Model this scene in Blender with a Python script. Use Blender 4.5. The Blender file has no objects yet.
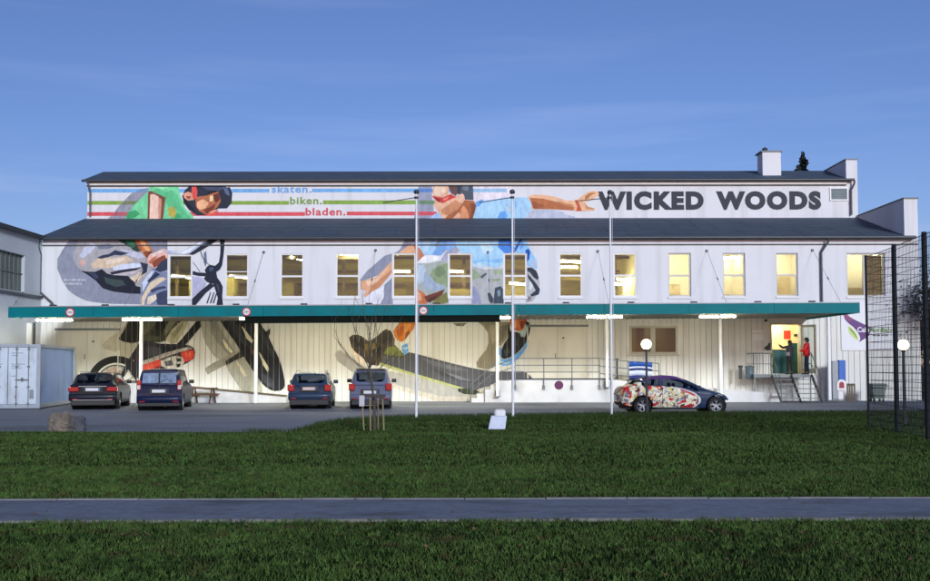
import bpy, bmesh, math, random
import numpy as np
from mathutils import Vector, Matrix, Euler
R = math.radians
rnd = random.Random(7)
C = bpy.context.scene.collection
sc = bpy.context.scene

# ------------------------------------------------------------------ camera
EYE = 1.7
cam = bpy.data.cameras.new('camera'); camo = bpy.data.objects.new('camera', cam); C.objects.link(camo)
PITCH, ROLL = 2.4, -0.08
FPX = 972.0
cam.sensor_width = 36.0; cam.lens = 36.0 * FPX / 930.0
cam.shift_y = ((366 - 290.5) / FPX - math.tan(R(PITCH))) * FPX / 930.0
cam.clip_start = 0.1; cam.clip_end = 3000
camo.matrix_world = Matrix.Translation((0, 0, EYE)) @ Euler((R(90 + PITCH), 0, 0)).to_matrix().to_4x4() @ Matrix.Rotation(R(ROLL), 4, 'Z')
sc.camera = camo
CM = camo.matrix_world.to_3x3()

# ------------------------------------------------------------------ dusk light
w = bpy.data.worlds.new('World'); sc.world = w; w.use_nodes = True
nt = w.node_tree; nt.nodes.clear()
N = nt.nodes.new; L = nt.links.new
out = N('ShaderNodeOutputWorld'); bg = N('ShaderNodeBackground'); L(bg.outputs[0], out.inputs[0])
sky = N('ShaderNodeTexSky'); sky.sky_type = 'NISHITA'; sky.sun_disc = False
SUN_EL, SUN_ROT = 9.0, 180.0
sky.sun_elevation = R(SUN_EL); sky.sun_rotation = R(SUN_ROT)
sky.air_density = 1.0; sky.dust_density = 0.3; sky.ozone_density = 5.0
tc = N('ShaderNodeTexCoord'); mp = N('ShaderNodeMapping'); L(tc.outputs['Generated'], mp.inputs[0])
mp.inputs['Scale'].default_value = (2.2, 2.2, 26.0); mp.inputs['Rotation'].default_value = (0, R(-7), 0)
ns = N('ShaderNodeTexNoise'); ns.inputs['Scale'].default_value = 1.1; ns.inputs['Detail'].default_value = 6; ns.inputs['Roughness'].default_value = 0.55
L(mp.outputs[0], ns.inputs['Vector'])
cr = N('ShaderNodeValToRGB'); cr.color_ramp.elements[0].position = 0.50; cr.color_ramp.elements[1].position = 0.78
cr.color_ramp.elements[1].color = (0.6, 0.6, 0.6, 1); L(ns.outputs[0], cr.inputs[0])
mx = N('ShaderNodeMix'); mx.data_type = 'RGBA'
L(cr.outputs[0], mx.inputs[0])
hs = N('ShaderNodeMix'); hs.data_type = 'RGBA'; hs.blend_type = 'MULTIPLY'; hs.inputs[0].default_value = 1.0
L(sky.outputs[0], hs.inputs[6]); hs.inputs[7].default_value = (1.74, 1.12, 1.20, 1)
cl = N('ShaderNodeMix'); cl.data_type = 'RGBA'; cl.blend_type = 'MULTIPLY'; cl.inputs[0].default_value = 1.0
L(hs.outputs[2], cl.inputs[6]); cl.inputs[7].default_value = (1.62, 1.28, 1.10, 1)
L(hs.outputs[2], mx.inputs[6]); L(cl.outputs[2], mx.inputs[7])
L(mx.outputs[2], bg.inputs[0]); bg.inputs[1].default_value = 0.062
sun = bpy.data.lights.new('sun', 'SUN'); suno = bpy.data.objects.new('sun', sun); C.objects.link(suno)
sun.energy = 1.42; sun.angle = R(12); sun.color = (0.90, 0.96, 1.0)
suno.rotation_euler = (R(90 - 19), 0, R(22))       # afterglow low in the sky behind the camera
suno.location = (0, -20, 20)
sc.view_settings.view_transform = 'Standard'; sc.view_settings.look = 'None'
sc.view_settings.gamma = 1; sc.view_settings.use_curve_mapping = False
sc.view_settings.exposure = 1.0
sc.cycles.use_denoising = True
sc.cycles.max_bounces = 6; sc.cycles.transparent_max_bounces = 12
sc.cycles.caustics_reflective = False; sc.cycles.caustics_refractive = False

# ------------------------------------------------------------------ photo measurements -> metres
def at(px, py, Y):
    """point of the photograph's pixel on the upright plane at distance Y"""
    d = CM @ Vector(((px - 465) / FPX, (290.5 - py) / FPX + cam.shift_y * 930 / FPX, -1))
    t = Y / d.y
    return Vector((d.x * t, Y, EYE + d.z * t))
def gnd(px, py, z=0.0):
    d = CM @ Vector(((px - 465) / FPX, (290.5 - py) / FPX + cam.shift_y * 930 / FPX, -1))
    t = (z - EYE) / d.z
    return Vector((d.x * t, d.y * t, z))
def AX(px, Y, py=340): return at(px, py, Y).x
def AZ(py, Y, px=465): return at(px, py, Y).z

# ------------------------------------------------------------------ materials
def lin(c):
    return tuple((v / 12.92 if v <= .04045 else ((v + .055) / 1.055) ** 2.4) for v in c)
def rgb(r, g, b): return lin((r / 255, g / 255, b / 255))
MATS = {}
def mat(name, col, rough=.7, metal=0., var=.12, scale=3., bump=0., bscale=40., dirt=None, emit=None, estr=0, coat=0, stretch=(1, 1, 1), spec=.5):
    if name in MATS: return MATS[name]
    m = bpy.data.materials.new(name); m.use_nodes = True
    t = m.node_tree; b = t.nodes['Principled BSDF']
    b.inputs['Roughness'].default_value = rough; b.inputs['Metallic'].default_value = metal
    b.inputs['Specular IOR Level'].default_value = spec
    if coat: b.inputs['Coat Weight'].default_value = coat; b.inputs['Coat Roughness'].default_value = .05
    tcn = t.nodes.new('ShaderNodeTexCoord'); mpn = t.nodes.new('ShaderNodeMapping'); t.links.new(tcn.outputs['Object'], mpn.inputs[0])
    mpn.inputs['Scale'].default_value = stretch
    n = t.nodes.new('ShaderNodeTexNoise'); n.inputs['Scale'].default_value = scale; n.inputs['Detail'].default_value = 7; n.inputs['Roughness'].default_value = .62
    t.links.new(mpn.outputs[0], n.inputs['Vector'])
    r = t.nodes.new('ShaderNodeValToRGB')
    r.color_ramp.elements[0].position = .3; r.color_ramp.elements[1].position = .7
    c0 = tuple(max(0, v * (1 - var)) for v in col); c1 = tuple(min(1, v * (1 + var)) for v in col)
    r.color_ramp.elements[0].color = (*c0, 1); r.color_ramp.elements[1].color = (*c1, 1)
    t.links.new(n.outputs[0], r.inputs[0]); last = r.outputs[0]
    if dirt:   # (colour, amount, scale, stretch): streaks of grime with a shape of their own
        n2 = t.nodes.new('ShaderNodeTexNoise'); n2.inputs['Scale'].default_value = dirt[2]; n2.inputs['Detail'].default_value = 8
        m2 = t.nodes.new('ShaderNodeMapping'); t.links.new(tcn.outputs['Object'], m2.inputs[0]); m2.inputs['Scale'].default_value = dirt[3]
        t.links.new(m2.outputs[0], n2.inputs['Vector'])
        r2 = t.nodes.new('ShaderNodeValToRGB'); r2.color_ramp.elements[0].position = .5; r2.color_ramp.elements[1].position = .75
        r2.color_ramp.elements[1].color = (dirt[1],) * 3 + (1,)
        t.links.new(n2.outputs[0], r2.inputs[0])
        mm = t.nodes.new('ShaderNodeMix'); mm.data_type = 'RGBA'; t.links.new(r2.outputs[0], mm.inputs[0])
        t.links.new(last, mm.inputs[6]); mm.inputs[7].default_value = (*dirt[0], 1); last = mm.outputs[2]
    t.links.new(last, b.inputs['Base Color'])
    if bump:
        nb = t.nodes.new('ShaderNodeTexNoise'); nb.inputs['Scale'].default_value = bscale; nb.inputs['Detail'].default_value = 4
        t.links.new(mpn.outputs[0], nb.inputs['Vector'])
        bp = t.nodes.new('ShaderNodeBump'); bp.inputs['Strength'].default_value = bump; bp.inputs['Distance'].default_value = .02
        t.links.new(nb.outputs[0], bp.inputs['Height']); t.links.new(bp.outputs[0], b.inputs['Normal'])
    if emit:
        b.inputs['Emission Color'].default_value = (*emit, 1); b.inputs['Emission Strength'].default_value = estr
    MATS[name] = m; return m
def glassmat(name, tint=(1, 1, 1), refl=.10, dark=None):
    if name in MATS: return MATS[name]
    m = bpy.data.materials.new(name); m.use_nodes = True; t = m.node_tree; t.nodes.clear()
    o = t.nodes.new('ShaderNodeOutputMaterial'); mxn = t.nodes.new('ShaderNodeMixShader')
    tr = t.nodes.new('ShaderNodeBsdfTransparent'); tr.inputs[0].default_value = (*tint, 1)
    gl = t.nodes.new('ShaderNodeBsdfGlossy'); gl.inputs['Roughness'].default_value = .03
    fr = t.nodes.new('ShaderNodeLayerWeight'); fr.inputs[0].default_value = .5
    pw = t.nodes.new('ShaderNodeMath'); pw.operation = 'POWER'; pw.inputs[1].default_value = 4.5; t.links.new(fr.outputs['Facing'], pw.inputs[0])
    ad = t.nodes.new('ShaderNodeMath'); ad.operation = 'MULTIPLY_ADD'; ad.inputs[1].default_value = .7; ad.inputs[2].default_value = .03 + refl; ad.use_clamp = True
    t.links.new(pw.outputs[0], ad.inputs[0]); t.links.new(ad.outputs[0], mxn.inputs[0])
    t.links.new(tr.outputs[0], mxn.inputs[1]); t.links.new(gl.outputs[0], mxn.inputs[2]); t.links.new(mxn.outputs[0], o.inputs[0])
    MATS[name] = m; return m

# ------------------------------------------------------------------ mesh building
class MB:
    def __init__(s): s.v = []; s.f = []; s.m = []; s.sm = []
    def add(s, vs, fs, mi=0, smooth=False):
        o = len(s.v); s.v += [tuple(v) for v in vs]
        for f in fs: s.f.append([i + o for i in f]); s.m.append(mi); s.sm.append(smooth)
        return s
    def box(s, x0, x1, y0, y1, z0, z1, mi=0, M=None):
        vs = [(x, y, z) for x in (x0, x1) for y in (y0, y1) for z in (z0, z1)]
        if M is not None: vs = [M @ Vector(v) for v in vs]
        return s.add(vs, [(0, 1, 3, 2), (4, 6, 7, 5), (0, 4, 5, 1), (2, 3, 7, 6), (0, 2, 6, 4), (1, 5, 7, 3)], mi)
    def bbox(s, x0, x1, y0, y1, z0, z1, b=.02, mi=0, M=None, seg=2):
        bm = bmesh.new(); bmesh.ops.create_cube(bm, size=1)
        for v in bm.verts: v.co = Vector(((x0 + x1) / 2 + v.co.x * (x1 - x0), (y0 + y1) / 2 + v.co.y * (y1 - y0), (z0 + z1) / 2 + v.co.z * (z1 - z0)))
        bmesh.ops.bevel(bm, geom=list(bm.edges), offset=b, segments=seg, affect='EDGES', profile=.5)
        bm.verts.index_update()
        vs = [(M @ v.co if M is not None else v.co.copy()) for v in bm.verts]
        s.add(vs, [[v.index for v in f.verts] for f in bm.faces], mi, False); bm.free(); return s
    def tube(s, p, q, r0, r1=None, n=10, mi=0, cap=True, smooth=True):
        p, q = Vector(p), Vector(q); r1 = r0 if r1 is None else r1
        d = (q - p); 
        if d.length < 1e-6: return s
        d.normalize(); a = Vector((0, 0, 1)) if abs(d.z) < .9 else Vector((1, 0, 0))
        u = d.cross(a).normalized(); w_ = d.cross(u)
        vs = []
        for c, r in ((p, r0), (q, r1)):
            for i in range(n):
                t = 2 * math.pi * i / n; vs.append(c + (u * math.cos(t) + w_ * math.sin(t)) * r)
        s.add(vs, [(i, (i + 1) % n, n + (i + 1) % n, n + i) for i in range(n)], mi, smooth)
        if cap: s.add(vs[:n], [list(range(n))[::-1]], mi); s.add(vs[n:], [list(range(n))], mi)
        return s
    def path(s, pts, r, n=8, mi=0):
        for a, b in zip(pts, pts[1:]): s.tube(a, b, r, r, n, mi)
        for p in pts[1:-1]: s.ball(p, r * 1.02, mi=mi, seg=8, rings=5)
        return s
    def ball(s, c, r, mi=0, seg=16, rings=10, sc_=(1, 1, 1)):
        vs = []; fs = []
        for j in range(rings + 1):
            a = math.pi * j / rings
            for i in range(seg):
                b = 2 * math.pi * i / seg
                vs.append((c[0] + r * sc_[0] * math.sin(a) * math.cos(b), c[1] + r * sc_[1] * math.sin(a) * math.sin(b), c[2] + r * sc_[2] * math.cos(a)))
        for j in range(rings):
            for i in range(seg):
                q = [j * seg + i, j * seg + (i + 1) % seg, (j + 1) * seg + (i + 1) % seg, (j + 1) * seg + i]
                fs.append(q[::-1])
        return s.add(vs, fs, mi, True)
    def lathe(s, prof, c=(0, 0, 0), axis='z', n=24, mi=0, smooth=True, M=None):
        vs = []
        for r, h in prof:
            for i in range(n):
                t = 2 * math.pi * i / n; a, b = r * math.cos(t), r * math.sin(t)
                v = {'z': (a, b, h), 'y': (a, h, b), 'x': (h, a, b)}[axis]
                v = Vector((v[0] + c[0], v[1] + c[1], v[2] + c[2])); vs.append(M @ v if M is not None else v)
        fs = [(j * n + i, j * n + (i + 1) % n, (j + 1) * n + (i + 1) % n, (j + 1) * n + i) for j in range(len(prof) - 1) for i in range(n)]
        return s.add(vs, fs, mi, smooth)
    def prism(s, poly, ext, mi=0):
        """poly: 3-D points of a flat outline, ext: vector"""
        n = len(poly); e = Vector(ext); a = [Vector(p) for p in poly]; b = [p + e for p in a]
        s.add(a + b, [(i, (i + 1) % n, n + (i + 1) % n, n + i) for i in range(n)], mi)
        s.add(a, [list(range(n))[::-1]], mi); s.add(b, [list(range(n))], mi); return s
    def build(s, name, mats, parent=None, abs_=True, recalc=True):
        if not isinstance(mats, (list, tuple)): mats = [mats]
        me = bpy.data.meshes.new(name)
        off = Vector((0, 0, 0))
        if parent is not None and abs_:
            p = parent
            while p is not None: off += p.location; p = p.parent
        vs = [(v[0] - off.x, v[1] - off.y, v[2] - off.z) for v in s.v]
        me.from_pydata(vs, [], s.f)
        for m in mats: me.materials.append(m)
        me.polygons.foreach_set('material_index', s.m); me.polygons.foreach_set('use_smooth', s.sm)
        if recalc:
            bm = bmesh.new(); bm.from_mesh(me); bmesh.ops.recalc_face_normals(bm, faces=bm.faces); bm.to_mesh(me); bm.free()
        me.update()
        o = bpy.data.objects.new(name, me); C.objects.link(o)
        if parent is not None: o.parent = parent
        return o
def tag(o, label=None, cat=None, group=None, kind=None):
    if label: o['label'] = label
    if cat: o['category'] = cat
    if group: o['group'] = group
    if kind: o['kind'] = kind
    return o
def thing(name, loc=(0, 0, 0), rz=0, label=None, cat=None, group=None):
    o = bpy.data.objects.new(name, None); C.objects.link(o); o.location = loc; o.rotation_euler = (0, 0, rz)
    o.empty_display_size = .2
    return tag(o, label, cat, group)
def copy_tree(o, parent=None):
    c = o.copy(); C.objects.link(c)
    if parent is not None: c.parent = parent
    for ch in o.children: copy_tree(ch, c)
    return c
def seated(mb, name, mats, label=None, cat=None, group=None, kind=None):
    """single-mesh thing whose origin sits at its base centre"""
    v = np.array([tuple(p) for p in mb.v]); lo, hi = v.min(0), v.max(0)
    c = Vector(((lo[0] + hi[0]) / 2, (lo[1] + hi[1]) / 2, lo[2]))
    mb.v = [tuple(Vector(p) - c) for p in mb.v]
    o = mb.build(name, mats); o.location = c
    return tag(o, label, cat, group, kind)

def text_polys(txt, bold=0.0, spacing=1.0):
    """letters of the built-in font as triangles in a 0..1 box"""
    cu = bpy.data.curves.new('t', 'FONT'); cu.body = txt; cu.offset = bold; cu.space_character = spacing; cu.resolution_u = 4
    o = bpy.data.objects.new('t', cu); C.objects.link(o)
    bpy.context.view_layer.update()
    me = bpy.data.meshes.new_from_object(o.evaluated_get(bpy.context.evaluated_depsgraph_get()))
    vs = np.array([v.co[:] for v in me.vertices]); fs = [list(p.vertices) for p in me.polygons]
    bpy.data.objects.remove(o); bpy.data.curves.remove(cu); bpy.data.meshes.remove(me)
    lo, hi = vs.min(0), vs.max(0)
    vs = (vs - lo) / np.maximum(hi - lo, 1e-6)
    return vs, fs
def letters(mb, txt, x0, x1, z0, z1, Y, bold=0, mi=0, spacing=1.0, thick=0.006):
    vs, fs = text_polys(txt, bold, spacing)
    pts = [(x0 + v[0] * (x1 - x0), Y, z0 + v[1] * (z1 - z0)) for v in vs]
    mb.add(pts, fs, mi)
    # thin edge: back copy so that the letters have thickness
    mb.add([(p[0], Y + thick, p[2]) for p in pts], [f[::-1] for f in fs], mi)
    from collections import Counter
    ec = Counter()
    for f in fs:
        for a, b in zip(f, f[1:] + f[:1]): ec[(min(a, b), max(a, b))] += 1
    ed = [e for e, k in ec.items() if k == 1]
    for a, b in ed:
        mb.add([pts[a], pts[b], (pts[b][0], Y + thick, pts[b][2]), (pts[a][0], Y + thick, pts[a][2])], [(0, 1, 2, 3)], mi)
# ================================================================== palette
YW, YU = 47.0, 52.5                      # front wall, clerestory wall
wall_white = mat('painted_render', (.72, .73, .76), .85, var=.035, scale=.35, bump=.15, bscale=60,
                 dirt=((.42, .42, .41), .38, .9, (2.2, 1, .16)))
clad_white = mat('painted_cladding', (.72, .71, .66), .6, var=.05, scale=.5, dirt=((.42, .40, .33), .45, .7, (2.5, 1, .3)))
groove_m = mat('cladding_groove', (.42, .41, .36), .8)
teal = mat('teal_fascia_paint', rgb(0, 112, 120), .55, spec=.15, var=.10, scale=1.2, dirt=((.02, .09, .09), .5, 1.4, (.8, 1, .5)))
roof_m = mat('bitumen_shingle', (.050, .074, .108), .75, var=.22, scale=1.3, bump=.5, bscale=14, stretch=(1, 2, 1), dirt=((.10, .115, .13), .5, .8, (.5, 1.4, 1)))
trim_dark = mat('dark_trim', (.035, .042, .05), .6)
beige = mat('beige_fascia_board', (.72, .70, .66), .8, var=.06)
zinc = mat('zinc_pipe', (.085, .10, .115), .5, metal=.4)
galv = mat('galvanised_steel', (.15, .17, .18), .5, metal=.4, var=.2, scale=9)
pole_white = mat('white_pole_paint', (.74, .76, .80), .4, var=.03)
concrete_w = mat('white_painted_concrete', (.66, .66, .68), .85, var=.06, scale=1.5, bump=.3, bscale=25, dirt=((.28, .27, .26), .5, 1.3, (1, 1, .6)))
frame_white = mat('white_window_frame', (.74, .74, .74), .45, var=.02)
frame_cream = mat('cream_window_frame', (.46, .45, .37), .5, var=.04)
asphalt = mat('asphalt', (.18, .195, .24), .9, var=.30, scale=14, bump=.6, bscale=70, dirt=((.055, .055, .06), .75, .28, (.5, 1.3, 1)), spec=.25)
path_m = mat('path_asphalt', (.17, .19, .235), .88, var=.22, scale=9, bump=.5, bscale=80, dirt=((.075, .08, .09), .9, 1.6, (.5, 1.3, 1)), spec=.25)
kerb_m = mat('kerb_stone', (.22, .21, .20), .9, var=.25, scale=5, bump=.4, bscale=30)
soil = mat('lawn_soil', (.013, .024, .007), 1.0, spec=0.0, var=.35, scale=4, bump=.6, bscale=30)
black_m = mat('black_rubber', (.012, .012, .013), .7)
glass_c = glassmat('window_glass', (.86, .88, .84), .0)
glass_d = glassmat('dark_glass', (.55, .57, .55), .0)

# ================================================================== ground
edge_px = [(-70, 432), (0, 433.5), (150, 434.3), (290, 434.3), (303, 431.2), (321, 426), (345, 422.3), (383, 419.6), (450, 418.4), (520, 417.4), (610, 416), (700, 415.2), (870, 414.2), (940, 413.7), (1000, 413.5)]
edge = [gnd(*p) for p in edge_px]
def edgeY(x): return float(np.interp(x, [p.x for p in edge], [p.y for p in edge]))
g = MB(); g.add([(-900, -60, -.02), (900, -60, -.02), (900, 1500, -.02), (-900, 1500, -.02)], [(0, 1, 2, 3)])
tag(g.build('ground', mat('far_ground', (.05, .055, .04), .95, scale=.05)), kind='structure')
g = MB(); g.add([(-60, 15, 0), (60, 15, 0), (60, 75, 0), (-60, 75, 0)], [(0, 1, 2, 3)])
tag(g.build('parking_lot', asphalt), kind='structure')
# soil of the two lawns (the verge rises a little towards the parking lot)
ZS = .05
pa, pb = gnd(0, 500.6, ZS), gnd(930, 498.6, ZS); pc, pd = gnd(0, 523.2, ZS), gnd(930, 520.4, ZS)
def lineY(a, b, x): return a.y + (b.y - a.y) * (x - a.x) / (b.x - a.x)
XL = 45
g = MB()
xs = sorted(set([p.x for p in edge] + list(np.linspace(-XL, XL, 31))))
top = [Vector((x, edgeY(x), ZS)) for x in xs]; bot = [Vector((x, lineY(pa, pb, x) + .02, ZS)) for x in xs]
vs = top + bot + [Vector((p.x, p.y, -.01)) for p in top]; n = len(xs)
g.add(vs, [(i, i + 1, n + i + 1, n + i) for i in range(n - 1)] + [(i, i + 1, 2 * n + i + 1, 2 * n + i) for i in range(n - 1)])
g.add([(-XL, -12, ZS), (XL, -12, ZS), (XL, lineY(pc, pd, XL) - .02, ZS), (-XL, lineY(pc, pd, -XL) - .02, ZS)], [(0, 1, 2, 3)])
tag(g.build('lawn_soil', soil), kind='structure')
g = MB(); kw = .07
g.add([(-XL, lineY(pc, pd, -XL) + kw, ZS + .012), (XL, lineY(pc, pd, XL) + kw, ZS + .012), (XL, lineY(pa, pb, XL) - kw, ZS + .012), (-XL, lineY(pa, pb, -XL) - kw, ZS + .012)], [(0, 1, 2, 3)])
tag(g.build('footpath', path_m), kind='structure')
g = MB(); x = -XL
while x < XL:
    for (a, b, sg) in ((pa, pb, 1), (pc, pd, -1)):
        y0 = lineY(a, b, x); y1 = lineY(a, b, x + .985); j = rnd.uniform(-.003, .003); jy = rnd.uniform(-.01, .01)
        q = [(x, y0 - sg * kw + jy), (x + .985, y1 - sg * kw + jy), (x + .985, y1 + jy), (x, y0 + jy)]
        g.prism([(p[0], p[1], ZS - .02) for p in q], (0, 0, .045 + j))
    x += 1.0
tag(g.build('path_kerb', kerb_m), kind='structure')

# ------------------------------------------------------------------ grass
def blades(name, pts, h, wd, m, label, seed, lean=.5):
    rs = np.random.RandomState(seed); n = len(pts)
    pts = np.asarray(pts); az = rs.uniform(0, 2 * np.pi, n); hh = h * rs.uniform(.5, 1.35, n); ww = wd * rs.uniform(.6, 1.3, n)
    la = rs.uniform(0, 2 * np.pi, n); ll = hh * lean * rs.uniform(.1, 1.4, n)
    u = np.stack([np.cos(az), np.sin(az), np.zeros(n)], 1) * ww[:, None] / 2
    tip = pts + np.stack([np.cos(la) * ll, np.sin(la) * ll, hh], 1)
    mid = pts + np.stack([np.cos(la) * ll * .35, np.sin(la) * ll * .35, hh * .6], 1)
    v = np.empty((n, 5, 3)); v[:, 0] = pts - u; v[:, 1] = pts + u; v[:, 2] = mid + u * .7; v[:, 3] = mid - u * .7; v[:, 4] = tip
    me = bpy.data.meshes.new(name); me.vertices.add(n * 5); me.vertices.foreach_set('co', v.ravel())
    base = (np.arange(n) * 5)[:, None]
    q = (base + np.array([[0, 1, 2, 3]])); t = (base + np.array([[3, 2, 4]]))
    loops = np.concatenate([q, t], 1).ravel(); me.loops.add(len(loops)); me.loops.foreach_set('vertex_index', loops)
    st = (np.arange(n) * 7)[:, None] + np.array([[0, 4]]); tot = np.tile([4, 3], n)
    me.polygons.add(2 * n); me.polygons.foreach_set('loop_start', st.ravel()); me.polygons.foreach_set('loop_total', tot)
    me.update(calc_edges=True); me.materials.append(m)
    o = bpy.data.objects.new(name, me); C.objects.link(o)
    return tag(o, label, 'grass', kind='stuff')
def grassmat(name, a, b, c, sc1=.8):
    m = bpy.data.materials.new(name); m.use_nodes = True; t = m.node_tree; bs = t.nodes['Principled BSDF']
    bs.inputs['Roughness'].default_value = .75; bs.inputs['Specular IOR Level'].default_value = .15
    tcn = t.nodes.new('ShaderNodeTexCoord')
    def ns_(s, lo, hi, c0, c1, mp=(1, 1, 1)):
        mpn = t.nodes.new('ShaderNodeMapping'); mpn.inputs['Scale'].default_value = mp; t.links.new(tcn.outputs['Object'], mpn.inputs[0])
        nn = t.nodes.new('ShaderNodeTexNoise'); nn.inputs['Scale'].default_value = s; nn.inputs['Detail'].default_value = 5; t.links.new(mpn.outputs[0], nn.inputs['Vector'])
        rr = t.nodes.new('ShaderNodeValToRGB'); rr.color_ramp.elements[0].position = lo; rr.color_ramp.elements[1].position = hi
        rr.color_ramp.elements[0].color = (*c0, 1); rr.color_ramp.elements[1].color = (*c1, 1); t.links.new(nn.outputs[0], rr.inputs[0]); return rr.outputs[0]
    x1 = ns_(sc1 * 1.1, .36, .62, a, b, (.7, 1.0, 1)); x2 = ns_(9, .45, .68, (0, 0, 0), (1, 1, 1)); x3 = ns_(3.4, .54, .68, (0, 0, 0), (.85, .85, .85))
    m1 = t.nodes.new('ShaderNodeMix'); m1.data_type = 'RGBA'; t.links.new(x2, m1.inputs[0]); t.links.new(x1, m1.inputs[6]); m1.inputs[7].default_value = (*[v * 1.9 for v in b], 1)
    m2 = t.nodes.new('ShaderNodeMix'); m2.data_type = 'RGBA'; t.links.new(x3, m2.inputs[0]); t.links.new(m1.outputs[2], m2.inputs[6]); m2.inputs[7].default_value = (*c, 1)
    t.links.new(m2.outputs[2], bs.inputs['Base Color']); MATS[name] = m; return m
g_lawn = grassmat('lawn_green', (.024, .050, .012), (.060, .104, .024), (.070, .056, .022))
g_verge = grassmat('verge_green', (.020, .040, .010), (.034, .060, .014), (.060, .048, .018), 1.6)
def scatter(n_per, y0, y1, seed, cond, half=.74):
    rs = np.random.RandomState(seed); out_ = []
    Wd = 2 * (half * y1 + 1.2); A = Wd * (y1 - y0); n = int(n_per * A)
    P = np.stack([rs.uniform(-Wd / 2, Wd / 2, n), rs.uniform(y0, y1, n)], 1)
    # clumping
    cx = np.sin(P[:, 0] * 5.1 + np.sin(P[:, 1] * 3.3) * 2) * np.sin(P[:, 1] * 6.7 + np.sin(P[:, 0] * 2.9) * 2)
    keep = (np.abs(P[:, 0]) < half * P[:, 1] + 1.2) & (rs.uniform(0, 1, n) < .72 + .28 * cx) & cond(P)
    P = P[keep]; return np.concatenate([P, np.full((len(P), 1), ZS)], 1)
ex = np.array([p.x for p in edge]); ey = np.array([p.y for p in edge])
fa = lambda P: P[:, 1] > pa.y + (pb.y - pa.y) * (P[:, 0] - pa.x) / (pb.x - pa.x) + .01
fc = lambda P: P[:, 1] < pc.y + (pd.y - pc.y) * (P[:, 0] - pc.x) / (pd.x - pc.x) - .01
fe = lambda P: P[:, 1] < np.interp(P[:, 0], ex, ey) + .03
fv = lambda P: P[:, 1] > np.interp(P[:, 0], ex, ey) - 2.6
right = lambda P: P[:, 0] > -5.5
blades('near_lawn', np.concatenate([scatter(2600, 6.8, 11.2, 1, fc), scatter(500, 3.5, 6.8, 2, fc)]), .038, .008, g_lawn, 'short dark green lawn in front of the footpath', 3, 1.0)
far = np.concatenate([scatter(1900, 11, 16, 4, lambda P: fa(P)), scatter(900, 16, 24, 5, lambda P: fe(P)), scatter(420, 24, 35, 6, lambda P: fe(P) & ~(fv(P) & right(P)))])
blades('far_lawn', far, .045, .012, g_lawn, 'dark green lawn between the footpath and the parking lot', 7, 1.0)
blades('verge_grass', scatter(700, 24, 35.2, 8, lambda P: fe(P) & fv(P) & right(P)), .115, .016, g_verge, 'longer coarse grass verge along the parking lot edge', 9, .6)
# tufts hanging over the kerb of the path
tf = []
rs_ = np.random.RandomState(12)
for i in range(9000):
    x = rs_.uniform(-10, 10); s_ = rs_.randint(2)
    y = (lineY(pa, pb, x) + abs(rs_.normal(0, .07)) - .02) if s_ else (lineY(pc, pd, x) - abs(rs_.normal(0, .04)) + .01)
    if math.sin(x * 2.7) + math.sin(x * 7.1 + 1) + rs_.normal(0, .5) > .1: tf.append((x, y, ZS))
blades('path_edge_grass', np.array(tf), .055, .007, g_lawn, 'grass tufts growing over the footpath kerb', 13, .9)

# fallen leaves
rs_ = np.random.RandomState(21); q = MB()
leafm = mat('fallen_leaf', (.14, .075, .03), .8, var=.6, scale=6)
for i in range(2600):
    y = rs_.uniform(7, 33) ** 1.0; x = rs_.uniform(-1, 1) * (.55 * y + 1)
    if math.sin(x * .9 + 1) + math.sin(y * .8) + rs_.normal(0, .9) < .2: continue
    if y > edgeY(x) - .1: continue
    onp = lineY(pc, pd, x) < y < lineY(pa, pb, x)
    if onp and rs_.rand() < .6: continue
    z = (ZS + .02) if onp else ZS + rs_.uniform(.012, .04); a = rs_.uniform(0, 6.28); s_ = rs_.uniform(.015, .038)
    u = Vector((math.cos(a), math.sin(a), rs_.uniform(-.4, .4))) * s_; v_ = Vector((-math.sin(a), math.cos(a), rs_.uniform(-.3, .3))) * s_ * .6; c_ = Vector((x, y, z + (.012 if onp else .01)))
    q.add([c_ - u, c_ - v_ + Vector((0, 0, .004)), c_ + u, c_ + v_ + Vector((0, 0, .004))], [(0, 1, 2, 3)])
tag(q.build('fallen_leaves', leafm, recalc=False), 'brown fallen leaves scattered over the lawn and footpath', 'leaves', kind='stuff')
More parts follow.
